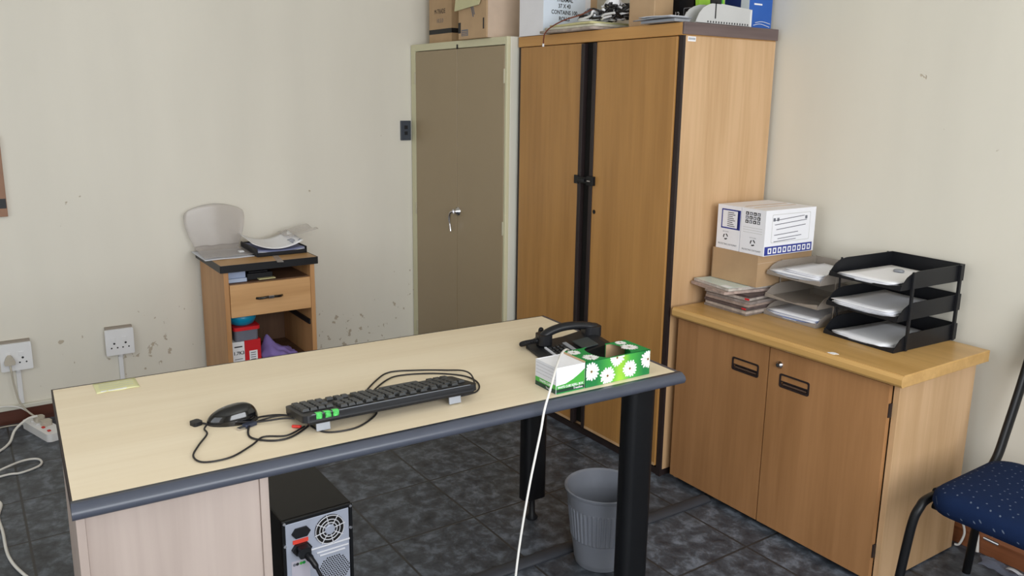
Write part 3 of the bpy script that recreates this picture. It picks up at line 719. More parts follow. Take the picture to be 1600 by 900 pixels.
cable('keyboard_cable', 'thin black cable hanging in a bow below the front of the keyboard', [(2.40, -1.955, zt), (2.455, -1.955, zt), (2.50, -2.005, zt), (2.515, -2.05, zt), (2.50, -2.10, zt), (2.45, -2.115, zt), (2.42, -2.10, zt)], .0022, WIREB)
# mouse and leads
t = thing('mouse', 'glossy black computer mouse on the desk left of the keyboard', 'mouse', (2.322, -2.255, DZ+.0003), 0)
vs = []; fs = []; nu, nv = 24, 12
Xm = RZ(-14)
for i in range(nv+1):
    ph = i/nv*math.pi/2
    for j in range(nu):
        a = 2*math.pi*j/nu; cy = math.cos(ph)**.75; x = .031*math.cos(a)*cy; y = .057*math.sin(a)*cy
        z = .040*math.sin(ph)**.9*(1+.30*(y/.057)*.9 if True else 1); vs.append((x, y, max(z, 0)))
for i in range(nv):
    for j in range(nu): fs.append((i*nu+j, i*nu+(j+1) % nu, (i+1)*nu+(j+1) % nu, (i+1)*nu+j))
b = MB().add(vs, fs, BLACKG, True, Xm); b.add(vs[:nu], [tuple(range(nu-1, -1, -1))], BLACKG, False, Xm); b.build('body', t)
MB().tube(spline([(.0, -.048, .016), (.0, -.03, .027), (.0, -.015, .034)], 4), .0032, GREYP, 8, Xm).build('scroll_wheel', t)
MB().tube(spline([(.0, -.056, .006), (.020, -.068, .004), (.05, -.07, .003), (.10, -.10, .0027), (.15, -.123, .0027), (.19, -.112, .0027), (.196, -.06, .0027), (.16, -.005, .0027), (.13, .03, .0027), (.150, .075, .0027), (.125, .125, .004)], 7), .0021, WIREB, 8).build('lead', t)
b = MB().prism(rrect(-.012, -.011, .012, .011, .006), 'z', 0, .009, BLACKP, RZ(20)); b.tube(spline([(.008, .012, .004), (.03, .03, .0042), (.05, .07, .0085), (.075, .12, .007), (.09, .17, .009), (.10, .195, .007)], 6), .0024, WIREB)
simple(b, 'cable_plug', 'small round black connector with a cable, left of the mouse', 'connector', (2.298, -2.330, DZ+.0003), 0, .0)
t = thing('usb_connector', 'USB plug with a metal tip on a looped black cable between mouse and keyboard', 'connector', (2.372, -2.232, DZ+.0003), 20)
MB().box(-.006, -.030, .001, .006, -.014, .0055, CHROME).build('metal_tip', t)
MB().box(-.008, -.014, 0, .008, .016, .009, mat('navy_grey_plastic', (44, 50, 66), .4)).build('plug_body', t, .002)
MB().tube(spline([(0, .014, .0045), (.0, .04, .004), (.02, .075, .007), (.055, .108, .003), (.075, .12, .003)], 6), .0022, WIREB).build('lead', t)
cable('looped_cable', 'black cable making a small open loop between the mouse and keyboard', [(2.39, -2.11, zt), (2.350, -2.15, zt), (2.338, -2.18, zt), (2.352, -2.215, zt+.004), (2.40, -2.243, zt), (2.445, -2.248, zt), (2.482, -2.215, zt), (2.485, -2.175, zt), (2.45, -2.125, zt), (2.42, -2.105, zt)], .0024, WIREB)
# yellow note strip
b = MB().sheet(1, 1, lambda u, v: (.082*v, .100*u, .0004+.0012*math.sin(6*u)**2*v), .0005, PALEYEL, 8, 6)
b.box(.070, .01, .0016, .078, .07, .0019, PAPER)
for k in range(3): b.box(.018+k*.016, .01, .0019, .020+k*.016, .09, .0020, LGREY)
simple(b, 'note_paper', 'pale yellow strip of note paper taped near the back left corner of the desk', 'note paper', (1.885, -2.487, DZ+.0003), -1)

# ------------------------------------------------------------------ tissue box, note cube, telephone
def daisy(mb, u, v, r, X, seed=0, clip=None):
    rnd = random.Random(seed); n = 17; P = X @ T(u, v, 0)
    for k in range(n):
        a = 2*math.pi*k/n+rnd.uniform(-.06, .06); rr = r*rnd.uniform(.88, 1.04)
        pts = [(r*.16, -.02*r), (rr*.62, -.135*r), (rr*.9, -.10*r), (rr, 0), (rr*.9, .10*r), (rr*.62, .135*r), (r*.16, .02*r)]
        q = [(u+x*math.cos(a)-y*math.sin(a), v+x*math.sin(a)+y*math.cos(a)) for x, y in pts]
        if clip: q = [(min(max(x, clip[0]), clip[2]), min(max(y, clip[1]), clip[3])) for x, y in q]
        mb.poly([(x, y, .0002+k*.00001) for x, y in q], PETAL, X)
    for rad, m_, dz in ((.17, PETAL, .0005), (.13, CENTRE, .0006), (.06, INK, .0007)):
        q = [(u+r*rad*math.cos(i*.5236), v+r*rad*math.sin(i*.5236)) for i in range(12)]
        if clip: q = [(min(max(x, clip[0]), clip[2]), min(max(y, clip[1]), clip[3])) for x, y in q]
        mb.poly([(x, y, dz) for x, y in q], m_, X)
def green_print():
    m, nt, b = newmat('green_lime_print'); L = nt.links.new
    tc = nt.nodes.new('ShaderNodeTexCoord'); sx = nt.nodes.new('ShaderNodeSeparateXYZ'); L(tc.outputs['Object'], sx.inputs[0])
    a = nt.nodes.new('ShaderNodeMath'); a.operation = 'SUBTRACT'; a.inputs[1].default_value = .118; L(sx.outputs['Y'], a.inputs[0])
    c = nt.nodes.new('ShaderNodeMath'); c.operation = 'ABSOLUTE'; L(a.outputs[0], c.inputs[0])
    r = nt.nodes.new('ShaderNodeValToRGB'); e = r.color_ramp.elements; mr = nt.nodes.new('ShaderNodeMapRange'); mr.inputs[2].default_value = .11; L(c.outputs[0], mr.inputs[0]); L(mr.outputs[0], r.inputs[0])
    e[0].position = .05; e[0].color = lin((150, 205, 60)); e[1].position = .75; e[1].color = lin((12, 118, 58)); q = e.new(.3); q.color = lin((70, 172, 66))
    L(r.outputs[0], b.inputs['Base Color']); b.inputs['Roughness'].default_value = .6
    return m
GLOWG = green_print()
def tissue_box():
    # origin at near-left bottom corner; local x towards -x (away), y along
    t = thing('tissue_box', 'open green tissue box printed with white daisies on the desk corner', 'tissue box', (2.587, -1.424, DZ+.0005), -1.5)
    L, D, H, th = .222, .105, .070, .0015
    b = MB()
    # front face with green gradient panels as printed blocks
    b.box(-th, 0, 0, 0, L, H, GLOWG); b.box(-D, 0, 0, -D+th, .075, H, GREEN); b.box(-D, .15, 0, -D+th, L, H, GREEN); b.box(-D, .075, 0, -D+th, .15, .03, GREEN)
    b.box(-D+th, 0, 0, -th, th, H-.001, GREEN).box(-D+th, L-th, 0, -th, L, H-.001, GREEN).box(-D+th, th, 0, -th, L-th, th, CARD)
    def arc(y0, sgn):
        pts = []
        for k in range(11):
            a = math.pi*k/10; pts.append((-D/2-(D/2-.003)*math.cos(a), y0+sgn*-.024*math.sin(a)))
        return pts
    left = [(-D, 0)]+[(-D, .080)]+arc(.080, 1)+[(0, .080), (0, 0)]
    b.prism(left, 'z', H-.001, H, GREEN)
    right = [(-D, L), (-D, .148)]+arc(.148, -1)+[(0, .148), (0, L)]
    b.prism(right[::-1], 'z', H-.001, H, GREEN)
    b.box(-.004, .08, H-.001, 0, .148, H, GREEN)
    b.box(-.0052, .006, 0, -.005, L-.006, H-.004, DARKBROWN)
    b.box(-D+.003, .150, .003, -D+.004, L-.003, H-.003, CARD)
    X = T(.0003, 0, 0) @ FACE_X; cl = (0.001, .001, L-.001, H-.001)
    for i, (u, v, r) in enumerate(((.018, .042, .027), (.073, .021, .027), (.104, .066, .026), (.150, .028, .026), (.214, .044, .027))): daisy(b, u, v, r, X, i, cl)
    Xt = T(0, 0, H+.0002) @ RZ(90)
    for i, (u, v, r) in enumerate(((.036, .028, .024), (.185, .045, .026))): daisy(b, u, v, r, Xt, 10+i)
    daisy(b, .022, .082, .02, Xt, 20, (.001, .05, .06, D-.001)); daisy(b, .19, .088, .018, Xt, 21, (.155, .06, L-.002, D-.001))
    b.build('box', t)
tissue_box()
def note_cube():
    t = thing('note_cube', 'white note paper cube in a green and white printed box by the telephone', 'note cube', (2.4915, -1.516, DZ+.0005), -1.5)
    w, h = .092, .070
    MB().box(.002, .002, .001, w-.002, w-.002, h-.001, PAPER).build('paper_block', t)
    b = MB(); th = .001
    # printed sleeve: near faces
    b.box(0, 0, 0, w, th, h, PAPERG).box(w-th, th, 0, w, w, h, PAPER).box(0, w-th, 0, w, w, h+.004, CARD).box(0, th, 0, th, w-th, h, PAPER)
    for k in range(4): b.box(w, .003, .036+k*.009, w+.0001, w-.002-k*.0, .0366+k*.009, LGREY); b.box(.003, -.0001, .036+k*.009, w-.002, 0, .0366+k*.009, GINK)
    b.poly([(0, 0.0005, 0)]*0+[(.001, .009, .0), (.091, .009, .0), (.091, .055, .0), (.075, .044, 0), (.055, .033, 0), (.03, .024, 0), (.001, .022, 0)], MGREEN, T(w+.0003, 0, 0) @ FACE_X)
    b.poly([(.001, .003, .0), (.091, .003, .0), (.091, .012, .0), (.001, .012, 0)], DGREEN, T(w+.0005, 0, 0) @ FACE_X)
    b.poly([(.001, .000, .0), (.091, .000, .0), (.091, .003, .0), (.001, .003, 0)], GREEN, T(w+.0005, 0, 0) @ FACE_X)
    b.poly([(.001, .009, 0), (.091, .009, 0), (.091, .024, 0), (.001, .024, 0)], MGREEN, T(0, -.0003, 0) @ FACE_Y)
    b.poly([(.001, .0005, 0), (.091, .0005, 0), (.091, .012, 0), (.001, .012, 0)], DGREEN, T(0, -.0004, 0) @ FACE_Y)
    b.text('WHITE CUBE REFILL BOX', .0088, PAPER, T(w+.0008, .046, .0165) @ FACE_X, bold=.0002, sx=.82)
    b.text('Treeline', .009, PAPER, T(w+.0008, .070, .0078) @ FACE_X, bold=.0001)
    b.text('WHITE CUBE', .009, PAPER, T(.046, -.0006, .0175) @ FACE_Y, bold=.0002); b.text('Treeline', .008, PAPER, T(.062, -.0007, .006) @ FACE_Y)
    b.build('printed_box', t)
note_cube()
def phone():
    t = thing('telephone', 'black desk telephone with its handset on, behind the tissue box', 'telephone', (2.228, -1.358, DZ+.0005), -14)
    b = MB()
    W2, L2 = .160, .215
    prof = [(0, 0), (0, .010), (.02, .016), (.12, .028), (.19, .044), (L2, .040), (L2, 0)]
    b.prism(prof, 'x', 0, W2, BLACKP); b.build('base', t, .006)
    def zt_(y): return .020+(.050-.020)*max(0, min(1, (y-.02)/.17))
    kb = MB(); kX = T(0, .02, .0155) @ RX(9.0)
    kb.box(.066, .012, .0, .150, .018, .004, PAPERG, kX).box(.066, .070, .0, .150, .082, .0035, mat('grey_label', (150, 152, 158), .5), kX); kb.build('label_strip', t)
    for i in range(3):
        for j in range(4): MB().box(.074+i*.024, .018+j*.0125, .001, .090+i*.024, .026+j*.0125, .0052, KEYM, kX).build('key', t, .001)
    MB().box(.072, .10, .0, .145, .15, .004, mat('grey_display', (60, 66, 66), .5), kX).build('display', t, .001)
    # handset arches over the cradle
    h = MB()
    path = spline([(.034, .030, .034), (.034, .050, .052), (.034, .085, .065), (.034, .125, .070), (.034, .17, .068), (.034, .21, .058)], 6)
    h.tube(path, [.019]*3+[.017]*24+[.019]*4, BLACKP, 12, flat=.7)
    for y0, y1, z0 in ((.022, .064, .022), (.172, .225, .036)):
        h.prism(rrect(.008, y0, .060, y1, .014), 'z', z0, z0+.030, BLACKP)
    hs = h.build('handset', t, .004)
    # coiled cord
    ctrl = spline([(.036, .022, .034), (.030, .0, .030), (.018, -.012, .024), (-.01, -.010, .012), (-.02, .02, .012), (-.015, .045, .025), (-.018, .055, .050), (-.03, .065, .030), (-.008, .09, .014)], 10)
    pts = []; acc = 0
    for i in range(len(ctrl)-1):
        for k in range(8):
            p = ctrl[i].lerp(ctrl[i+1], k/8); d = (ctrl[i+1]-ctrl[i]).normalized(); a = d.cross(Vector((0, 0, 1)))
            if a.length < .1: a = Vector((1, 0, 0))
            a.normalize(); c = d.cross(a); acc += .55
            q = p+a*math.cos(acc)*.0062+c*math.sin(acc)*.0062; q.z = max(q.z, .002); pts.append(q)
    MB().tube(pts, .0016, BLACKP, 5).build('coiled_cord', t)
phone()
cable('network_cable', 'white cable coming from the telephone over the note cube and down past the desk edge', [(2.395, -1.325, .765), (2.425, -1.352, .785), (2.465, -1.395, .805), (2.52, -1.455, .8165), (2.585, -1.520, .8125), (2.625, -1.565, .785), (2.648, -1.602, .738), (2.655, -1.617, .69), (2.657, -1.635, .62), (2.66, -1.652, .555), (2.66, -1.673, .44), (2.66, -1.688, .33), (2.66, -1.71, .12), (2.67, -1.74, .03), (2.72, -1.80, .0045), (2.85, -1.95, .0045)], .0030, WIRE)

# ------------------------------------------------------------------ on the low cupboard
# magazines: ten, each its own thing
MAGC = [(132, 120, 112), (168, 156, 148), (92, 78, 76), (158, 140, 130), (138, 128, 124), (176, 164, 156), (74, 60, 60), (170, 150, 142), (186, 178, 170)]
MLAB = ['bottom magazine of the pile by the tall cupboard, in a clear sleeve', 'magazine second from the bottom of the pile by the tall cupboard', 'dark magazine third from the bottom of the pile by the tall cupboard',
        'magazine fourth from the bottom of the pile by the tall cupboard', 'magazine fifth from the bottom of the pile by the tall cupboard', 'pale magazine sixth from the bottom of the pile by the tall cupboard',
        'dark thin magazine third from the top of the pile by the tall cupboard', 'pinkish-grey magazine second from the top of the pile, jutting out left', 'topmost magazine with a pale green-white cover, jutting out left of the pile']
z = LT+.0006; rnd = random.Random(3)
for i in range(9):
    th = (.008, .010, .010, .011, .010, .011, .009, .011, .010)[i]
    c = mat('magazine_cover', MAGC[i], .35, var=.25, scale=30); pg = mat('magazine_pages', tuple(min(255, int(q*1.02)) for q in MAGC[i]), .7, var=.25, scale=60)
    b = MB(); b.box(.001, .001, .0008, .203, .283, th-.001, pg).box(0, 0, 0, .205, .285, .0008, c).box(0, 0, th-.001, .205, .285, th, c).box(0, 0, 0, .0015, .285, th, c)
    if i == 8: b.box(.004, .004, th, .2, .28, th+.0006, mat('pale_mint_cover', (206, 222, 218), .3, var=.04)); b.box(.15, .006, th+.0006, .19, .03, th+.001, PAPER)
    if i in (2, 5): b.box(.206-.02, -.0005, .002, .206, .0, th-.002, RED)
    if i < 7: x, y, r = 2.052+rnd.uniform(-.006, .008), -.388+rnd.uniform(-.006, .006), rnd.uniform(-4, 3)
    else: x, y, r = (2.000, -.412, -12) if i == 7 else (2.004, -.402, -10)
    simple(b, 'magazine', MLAB[i], 'magazine', (x, y, z), r, .0, 'magazines piled on the low cupboard'); z += th+.0010+(.0006 if i == 8 else 0)
b = MB().sheet(1, 1, lambda u, v: (.20*u, .02*v, .0008*math.sin(20*u)), .0006, BAG, 10, 3)
ZB = z+.0005
# flat brown box and two white cartons
b = MB().box(0, 0, 0, .222, .30, .118, CARDD).box(.002, -.0006, .0, .003, 0, .118, DARKBROWN).box(.2222, .0, .088, .2226, .30, .0892, CARDP)
simple(b, 'cardboard_box', 'flat plain brown cardboard box on top of the magazine pile', 'box', (2.028, -.335, ZB), -2, .002)
ZW = ZB+.1185
def recycle(mb, X, r):
    for k in range(3):
        a0 = k*2.094
        pts = [(r*math.cos(a0+q), r*math.sin(a0+q)) for q in (0, .5, 1.0, 1.45)]+[(r*.6*math.cos(a0+q), r*.6*math.sin(a0+q)) for q in (1.45, 1.0, .5, 0)]
        mb.poly([(x, y, 0) for x, y in pts], INK, X)
def white_carton(which):
    w, d, h = .113, .275, .166; b = MB().box(0, 0, 0, w, d, h, WHITEC)
    Y = lambda e: T(0, -e, 0) @ FACE_Y
    if which == 0:
        ring(b, [(p[0], p[1]) for p in rrect(.020, .078, .106, .152, .001, 1)], [(p[0], p[1]) for p in rrect(.025, .083, .098, .147, .001, 1)], 'y', -.0004, .0001, BLUEI)
        b.box(.098, -.0004, .078, .112, 0, .152, BLUEI)
        for k in range(8): b.box(.05, -.0003, .088+k*.0072, .05+.036-(k % 3)*.006, 0, .0905+k*.0072, INK)
        recycle(b, T(.045, -.0003, .047) @ FACE_Y, .012); b.text('PROTECTING OUR PLANET', .0088, INK, T(.056, -.0004, .018) @ FACE_Y, sx=.85); b.text('RECYCLABLE', .005, GINK, T(.045, -.0004, .066) @ FACE_Y)
    else:
        for i in range(4):
            for j in range(3):
                q = .02+i*.018; p = .112+j*.015
                b.box(q, -.0003, p, q+.014, 0, p+.012, (INK, GINK)[(i+j) % 2]); b.box(q+.004, -.0005, p+.003, q+.009, -.0003, p+.008, WHITEC)
        for k in range(3): b.box(.012, -.0003, .078+k*.009, .1, 0, .0795+k*.009, LGREY)
        recycle(b, T(.060, -.0003, .042) @ FACE_Y, .012); b.text('PROTECTING OUR PLANET', .0085, INK, T(.056, -.0004, .014) @ FACE_Y, sx=.85)
        b.text('RECYCLABLE', .005, GINK, T(.06, -.0004, .06) @ FACE_Y)
        # long right side: blue band with pictograms, line drawings
        b.box(w, .004, .002, w+.0003, d-.010, .034, BLUEI)
        for k in range(9):
            y0 = .022+k*.027; b.box(w+.0003, y0, .007, w+.0006, y0+.019, .028, WHITEC); b.box(w+.0006, y0+.005, .012, w+.0008, y0+.013, .023, BLUEI)
        for k, (a, c, z0, z1) in enumerate(((.05, .21, .128, .138), (.05, .225, .112, .122), (.06, .22, .094, .104), (.05, .18, .074, .08), (.07, .2, .06, .066), (.05, .17, .05, .054))):
            b.tube([(w+.0003, a, z0), (w+.0003, c, z1)], .0012, GINK, 4)
        ring(b, rrect(.035, .046, .245, .150, .003, 1), rrect(.037, .048, .243, .148, .003, 1), 'x', w+.0, w+.0003, LGREY)
        for y0 in (.04, .06, .215): b.box(w, y0, .125, w+.0003, y0+.012, .137, GINK)
    b.box(w-.012 if which == 0 else .03, .03, h, w if which == 0 else .038, d-.02, h+.0006, CARDP)
    return b
WHITEC = mat('white_carton', (236, 236, 242), .5, var=.02)
simple(white_carton(0), 'carton', 'white carton with a blue-framed label, left one of the pair on the brown box', 'box', (2.040, -.332, ZW), -2, .001)
simple(white_carton(1), 'carton', 'white carton with line drawings and blue strip, right one on the brown box', 'box', (2.156, -.336, ZW), -2, .001)

def tray_stack(name, label, loc, rz, W, D, zs, M_, wall, posts, hs):
    t = thing(name, label, 'letter tray', loc, rz)
    for z in zs:
        b = MB(); th = .0025
        b.box(0, 0, z, W, D, z+th, M_)
        side = [(D, z+th), (D, z+hs), (.085, z+hs), (.055, z+hs*.93), (.03, z+hs*.72), (.012, z+hs*.40), (.0, z+.008), (0, z+th)]
        b.prism(side, 'x', 0, th, M_).prism(side, 'x', W-th, W, M_).box(th, D-th, z+th, W-th, D, z+hs, M_)
        # front lip: higher at the corners, low in the middle
        lip = [(th, z+th), (th, z+.018), (.05, z+.010), (W*.36, z+.008), (W*.4, z+.004), (W*.6, z+.004), (W*.64, z+.008), (W-.05, z+.010), (W-th, z+.018), (W-th, z+th)]
        b.prism(lip, 'y', 0, th, M_)
        b.build('tray', t, .0008)
    for (px, py, s) in posts:
        MB().box(px, py, zs[0]+.002, px+s, py+s*1.2, zs[-1]+hs+.001, M_).build('post', t, .001)
    return t
TB = (2.538, -.338)
tray_stack('letter_tray', 'black three-tier letter tray at the right end of the low cupboard', (TB[0], TB[1], LT+.0005), -3.5, .262, .335, (0, .100, .200), BLACKP, None, ((-.0055, .062, .005), (.2625, .050, .008), (.2625, .300, .009), (-.0055, .31, .005)), .055)
# smoky clear tray
tray_stack('letter_tray', 'smoky clear three-tier letter tray between the brown box and the black trays', (2.262, -.305, LT+.0005), -3, .232, .272, (0, .066, .150), SMOKE, None, ((-.005, .08, .004), (.2325, .08, .004), (-.005, .25, .004), (.2325, .25, .004)), .045)
def papers(name, label, loc, rz, w, d, n, cols, skew=.01, bow=.004, seed=0, group=None, clipobj=None):
    b = MB(); r = random.Random(seed)
    for k in range(n):
        ox, oy, a = r.uniform(-skew, skew), r.uniform(-skew, skew), r.uniform(-3, 3)
        b.sheet(w, d, lambda u, v, k=k: (u*w, v*d, k*.0022+bow*(2*u-1)**2*(k/n)*.4+bow*max(0, .3-v)*(k/n)), .0018, cols[k % len(cols)], 6, 6, T(ox+w/2, oy+d/2, 0) @ RZ(a) @ T(-w/2, -d/2, 0))
    return simple(b, name, label, 'papers', loc, rz, 0, group)
Q = T(TB[0], TB[1], LT) @ RZ(-3.5)
def at(x, y, z): v = Q @ Vector((x, y, z)); return (v.x, v.y, v.z)
papers('paper_stack', 'white papers in the bottom tier of the black letter tray', at(.025, .012, .0045), -6, .205, .28, 4, (PAPER,), .003, .003, 1)
papers('paper_stack', 'bulging white papers in the middle tier of the black letter tray', at(.018, .006, .1045), -1, .215, .285, 7, (PAPER, PAPERG), .004, .008, 2)
papers('paper_stack', 'white papers with a printed top sheet in the top tier of the black letter tray', at(.028, .010, .2045), -5, .20, .275, 5, (PAPER,), .004, .004, 3)
simple(MB().lathe([(.018, 0), (.018, .004), (.012, .007)], GREYP, 20, sx=1, sy=.8), 'paper_clip_tin', 'small grey round token lying on the papers of the top black tray', 'token', at(.12, .20, .2175), 0)
Q = T(2.262, -.305, LT) @ RZ(-3)
papers('paper_stack', 'blue and white papers in the bottom tier of the smoky clear letter tray', at(.012, .004, .0045), 0, .205, .25, 8, (PAPER, mat('blue_paper_edge', (120, 134, 176), .7), PAPERG, PAPER), .004, .004, 4)
papers('paper_stack', 'white papers in the top tier of the smoky clear letter tray', at(.010, .006, .1545), 0, .205, .25, 6, (PAPERG, PAPER), .005, .004, 5)
papers('paper_stack', 'loose top pages standing proud of the top smoky clear tray', at(.055, .03, .170), -6, .155, .21, 4, (PAPER,), .006, .005, 6)

# ------------------------------------------------------------------ on the metal cabinet
MT = 1.7535
b = MB().box(0, 0, 0, .235, .30, .32, CARD); b.box(-.0006, -.0008, .052, .2356, 0, .076, BLACKP).box(.235, 0, .052, .2358, .3, .076, BLACKP)
b.text('M-TRADE', .034, INK, T(.115, -.0012, .165) @ FACE_Y, sx=.8); b.text('10.5.0', .030, GINK, T(.115, -.0012, .118) @ FACE_Y)
simple(b, 'cardboard_box', 'tall cardboard box with a black tape band, leftmost on the metal cupboard', 'box', (.095, -.505, MT), .4, .002)
t = thing('cardboard_box', 'cardboard box with open flaps overhanging the right front corner of the metal cupboard', 'box', (.545, -.590, MT+.0005), 0)
MB().box(0, 0, 0, .255, .008, .235, CARD).box(0, .008, 0, .008, .26, .235, CARD).box(.247, .008, 0, .255, .26, .235, CARDP).box(.008, .252, 0, .247, .26, .235, CARD).box(.008, .008, 0, .247, .252, .006, CARD).build('carton', t, .002)
MB().prism([(.0, .235), (.255, .235), (.20, .150), (-.02, .135)], 'y', -.012, -.006, mat('pale_green_card', (204, 200, 160), .8), T(0, 0, 0)).build('flap', t)
b = MB().box(.03, -.001, .015, .09, 0, .045, GINK).box(-.0, -.001, .03, .022, 0, .08, INK).box(.225, -.001, .04, .235, 0, .09, INK)
for k in range(3): b.box(.036, -.0014, .019+k*.008, .084, -.001, .022+k*.008, CARD)
b.tube([(.12, -.002, .15), (.14, -.002, .10)], .0025, GINK, 5).tube([(.135, -.002, .15), (.15, -.002, .11)], .0025, GINK, 5)
b.build('printed_marks', t)

# ------------------------------------------------------------------ on the tall cupboard
CT = 1.7505
b = MB().box(0, 0, 0, .185, .30, .24, WHITEC); X = T(.1856, 0, 0) @ FACE_X
b.poly([(.0, .012, 0), (.232, .022, 0), (.232, .238, 0), (0, .238, 0)], mat('pale_blue_label', (222, 232, 246), .45, var=.01), X)
X = T(.1860, .115, 0) @ FACE_X
for s_, z in (('37 X 43', .126), ('CONTAINS 100', .099), ('ROLLS', .072), ('THERMAL', .152)): b.text(s_, .0245, INK, X @ T(0, z, 0), bold=.0006, sx=.86)
b.box(.185, .262, 0, .1855, .30, .24, CARD)
simple(b, 'carton', 'white carton whose label says it contains 100 rolls, on the tall cupboard', 'box', (.962, -.515, CT), -1, .001)
z = CT
for i, (lab, c, th, x, r, wd) in enumerate((('lowest folded newspaper of the pile at the front of the tall cupboard', mat('newsprint', (172, 158, 148), .85, var=.2, scale=50), .010, 1.165, 0, .36),
                               ('cream folded newspaper in the middle of the pile on the tall cupboard', mat('cream_newsprint', (210, 206, 188), .85, var=.08, scale=40), .010, 1.19, 2, .34),
                               ('yellow-edged folder topping the newspaper pile on the tall cupboard', YELP, .008, 1.215, -1, .29))):
    b = MB().sheet(wd, .20, lambda u, v: .0006*math.sin(9*u+i), th, c, 12, 6)
    simple(b, 'newspaper', lab, 'newspaper', (x, -.548+.008*i, z+.001), r, 0, 'newspapers on the tall cupboard'); z += th+.0022
b = MB(); rnd = random.Random(5)
for k in range(26):
    x0, y0 = rnd.uniform(.02, .20), rnd.uniform(.02, .12); pts = [(x0, y0, rnd.uniform(.004, .03))]
    for q in range(5): pts.append((min(.235, max(0, pts[-1][0]+rnd.uniform(-.11, .11))), min(.13, max(0, pts[-1][1]+rnd.uniform(-.07, .07))), rnd.uniform(.004, .07)*(.35+pts[-1][0]/.35)+.004))
    b.tube(spline(pts, 5), rnd.choice((.0035, .005)), (WIREB, WIREB, WHITEP, GREYP)[k % 4], 6)
simple(b, 'cable_tangle', 'tangle of black and white leads on the newspapers on the tall cupboard', 'cable tangle', (1.375, -.505, z+.0005), 0)
b = MB()
def crump(u, v):
    return (.075*u+.006*math.sin(7*v), .065*v+.006*math.sin(9*u), .055*math.sin(math.pi*min(max(u, .02), .98))**.6*math.sin(math.pi*min(max(v, .02), .98))**.6+.007*math.sin(17*u+3)*math.cos(15*v))
b.sheet(1, 1, crump, .002, PAPER, 14, 14)
simple(b, 'tissue', 'crumpled white tissue on top of the cable tangle', 'tissue', (1.475, -.47, z+.058), 10)
cable('loose_wire', 'brown wire with a white tip hanging over the front of the tall cupboard', [(1.46, -.50, z+.05), (1.41, -.52, z+.03), (1.33, -.545, z+.012), (1.255, -.556, z-.012), (1.22, -.560, z-.035), (1.205, -.556, z-.055), (1.19, -.546, z-.075)], .003, WIREBR)
simple(MB().tube([(0, 0, 0), (-.003, .001, -.012)], .0045, WHITEP), 'wire_tip', 'white tip on the end of the hanging brown wire', 'wire tip', (1.189, -.545, z-.076), 0)
b = MB().box(0, 0, 0, .14, .006, .26, CARD).box(.134, .006, 0, .14, .10, .26, CARDD).box(0, .006, 0, .006, .10, .26, CARD).box(.006, .094, 0, .134, .10, .26, CARD).box(.006, .006, 0, .134, .094, .006, CARD)  # right wall in darker card: shade from the black carton put into its colour
simple(b, 'cardboard_box', 'open plain brown carton behind the grey magazine on the tall cupboard', 'box', (1.635, -.46, CT), 0, .002)
b = MB()
b.sheet(.2, .16, lambda u, v: (.0+.195*u, .105*v, .004+.0015*math.sin(3*u)-.010*max(0, .35-v)*2*max(0, .6-u)+.008), .004, GREYP, 12, 8).sheet(.2, .16, lambda u, v: (.02+.165*u, .008+.09*v, .019+.0015*math.sin(5*u)), .003, PAPERG, 8, 6).box(.02, .02, 0, .19, .10, .010, GREYP)
simple(b, 'magazine', 'grey curling magazine overhanging the front edge of the tall cupboard', 'magazine', (1.782, -.572, CT+.0008), 1, 0)
b = MB().box(0, 0, 0, .125, .10, .19, BLACKP); b.text('12', .028, PAPER, T(.040, -.0005, .052) @ FACE_Y, bold=.0005); b.text('HOURS', .010, PAPER, T(.040, -.0005, .031) @ FACE_Y, bold=.0003)
ring(b, rrect(.075, .02, .112, .075, .003, 2), rrect(.077, .022, .110, .073, .003, 2), 'y', -.0004, 0, GREYP)
b.poly([(.084, .050, 0), (.104, .050, 0), (.099, .060, 0), (.089, .060, 0)], PAPER, T(0, -.0005, 0) @ FACE_Y).poly([(.091, .034, 0), (.098, .034, 0), (.098, .042, 0), (.091, .042, 0)], PAPER, T(0, -.0005, 0) @ FACE_Y)
simple(b, 'carton', 'black carton with white symbols on the tall cupboard', 'box', (1.715, -.318, CT), 0, .001)
b = MB().sheet(1, 1, lambda u, v: (.0+.010*math.sin(6*u), .12*u, .20*v), .001, LIME, 6, 6)
b = MB(); b.prism([(0, 0), (.012, .001), (.018, .05), (.013, .1), (.016, .2), (-.004, .2), (-.006, .1), (-.002, .05)], 'y', 0, .14, LIME); b.box(.016, .065, .05, .0185, .125, .19, MGREEN)
simple(b, 'chips_packet', 'lime green packet standing behind the light grey tray on the tall cupboard', 'packet', (1.875, -.340, CT+.0005), 0, .001)
b = MB().box(0, 0, 0, .16, .135, .21, BLUEB)
b.box(0, -.0006, 0, .16, 0, .21, PAPERG).box(.04, -.001, .045, .12, -.0006, .20, NAVYB)
b.tube(spline([(.1603, .03, .012), (.1603, .07, .019), (.1603, .125, .010)], 5), .0012, PAPER, 4).tube(spline([(.1603, .04, .022), (.1603, .08, .028), (.1603, .128, .022)], 5), .0012, PAPER, 4)
b.box(.16, .028, .088, .1604, .075, .094, PAPER)
simple(b, 'carton', 'blue carton with white curved lines at the right end of the tall cupboard', 'box', (1.80, -.142, CT), 0, .001)
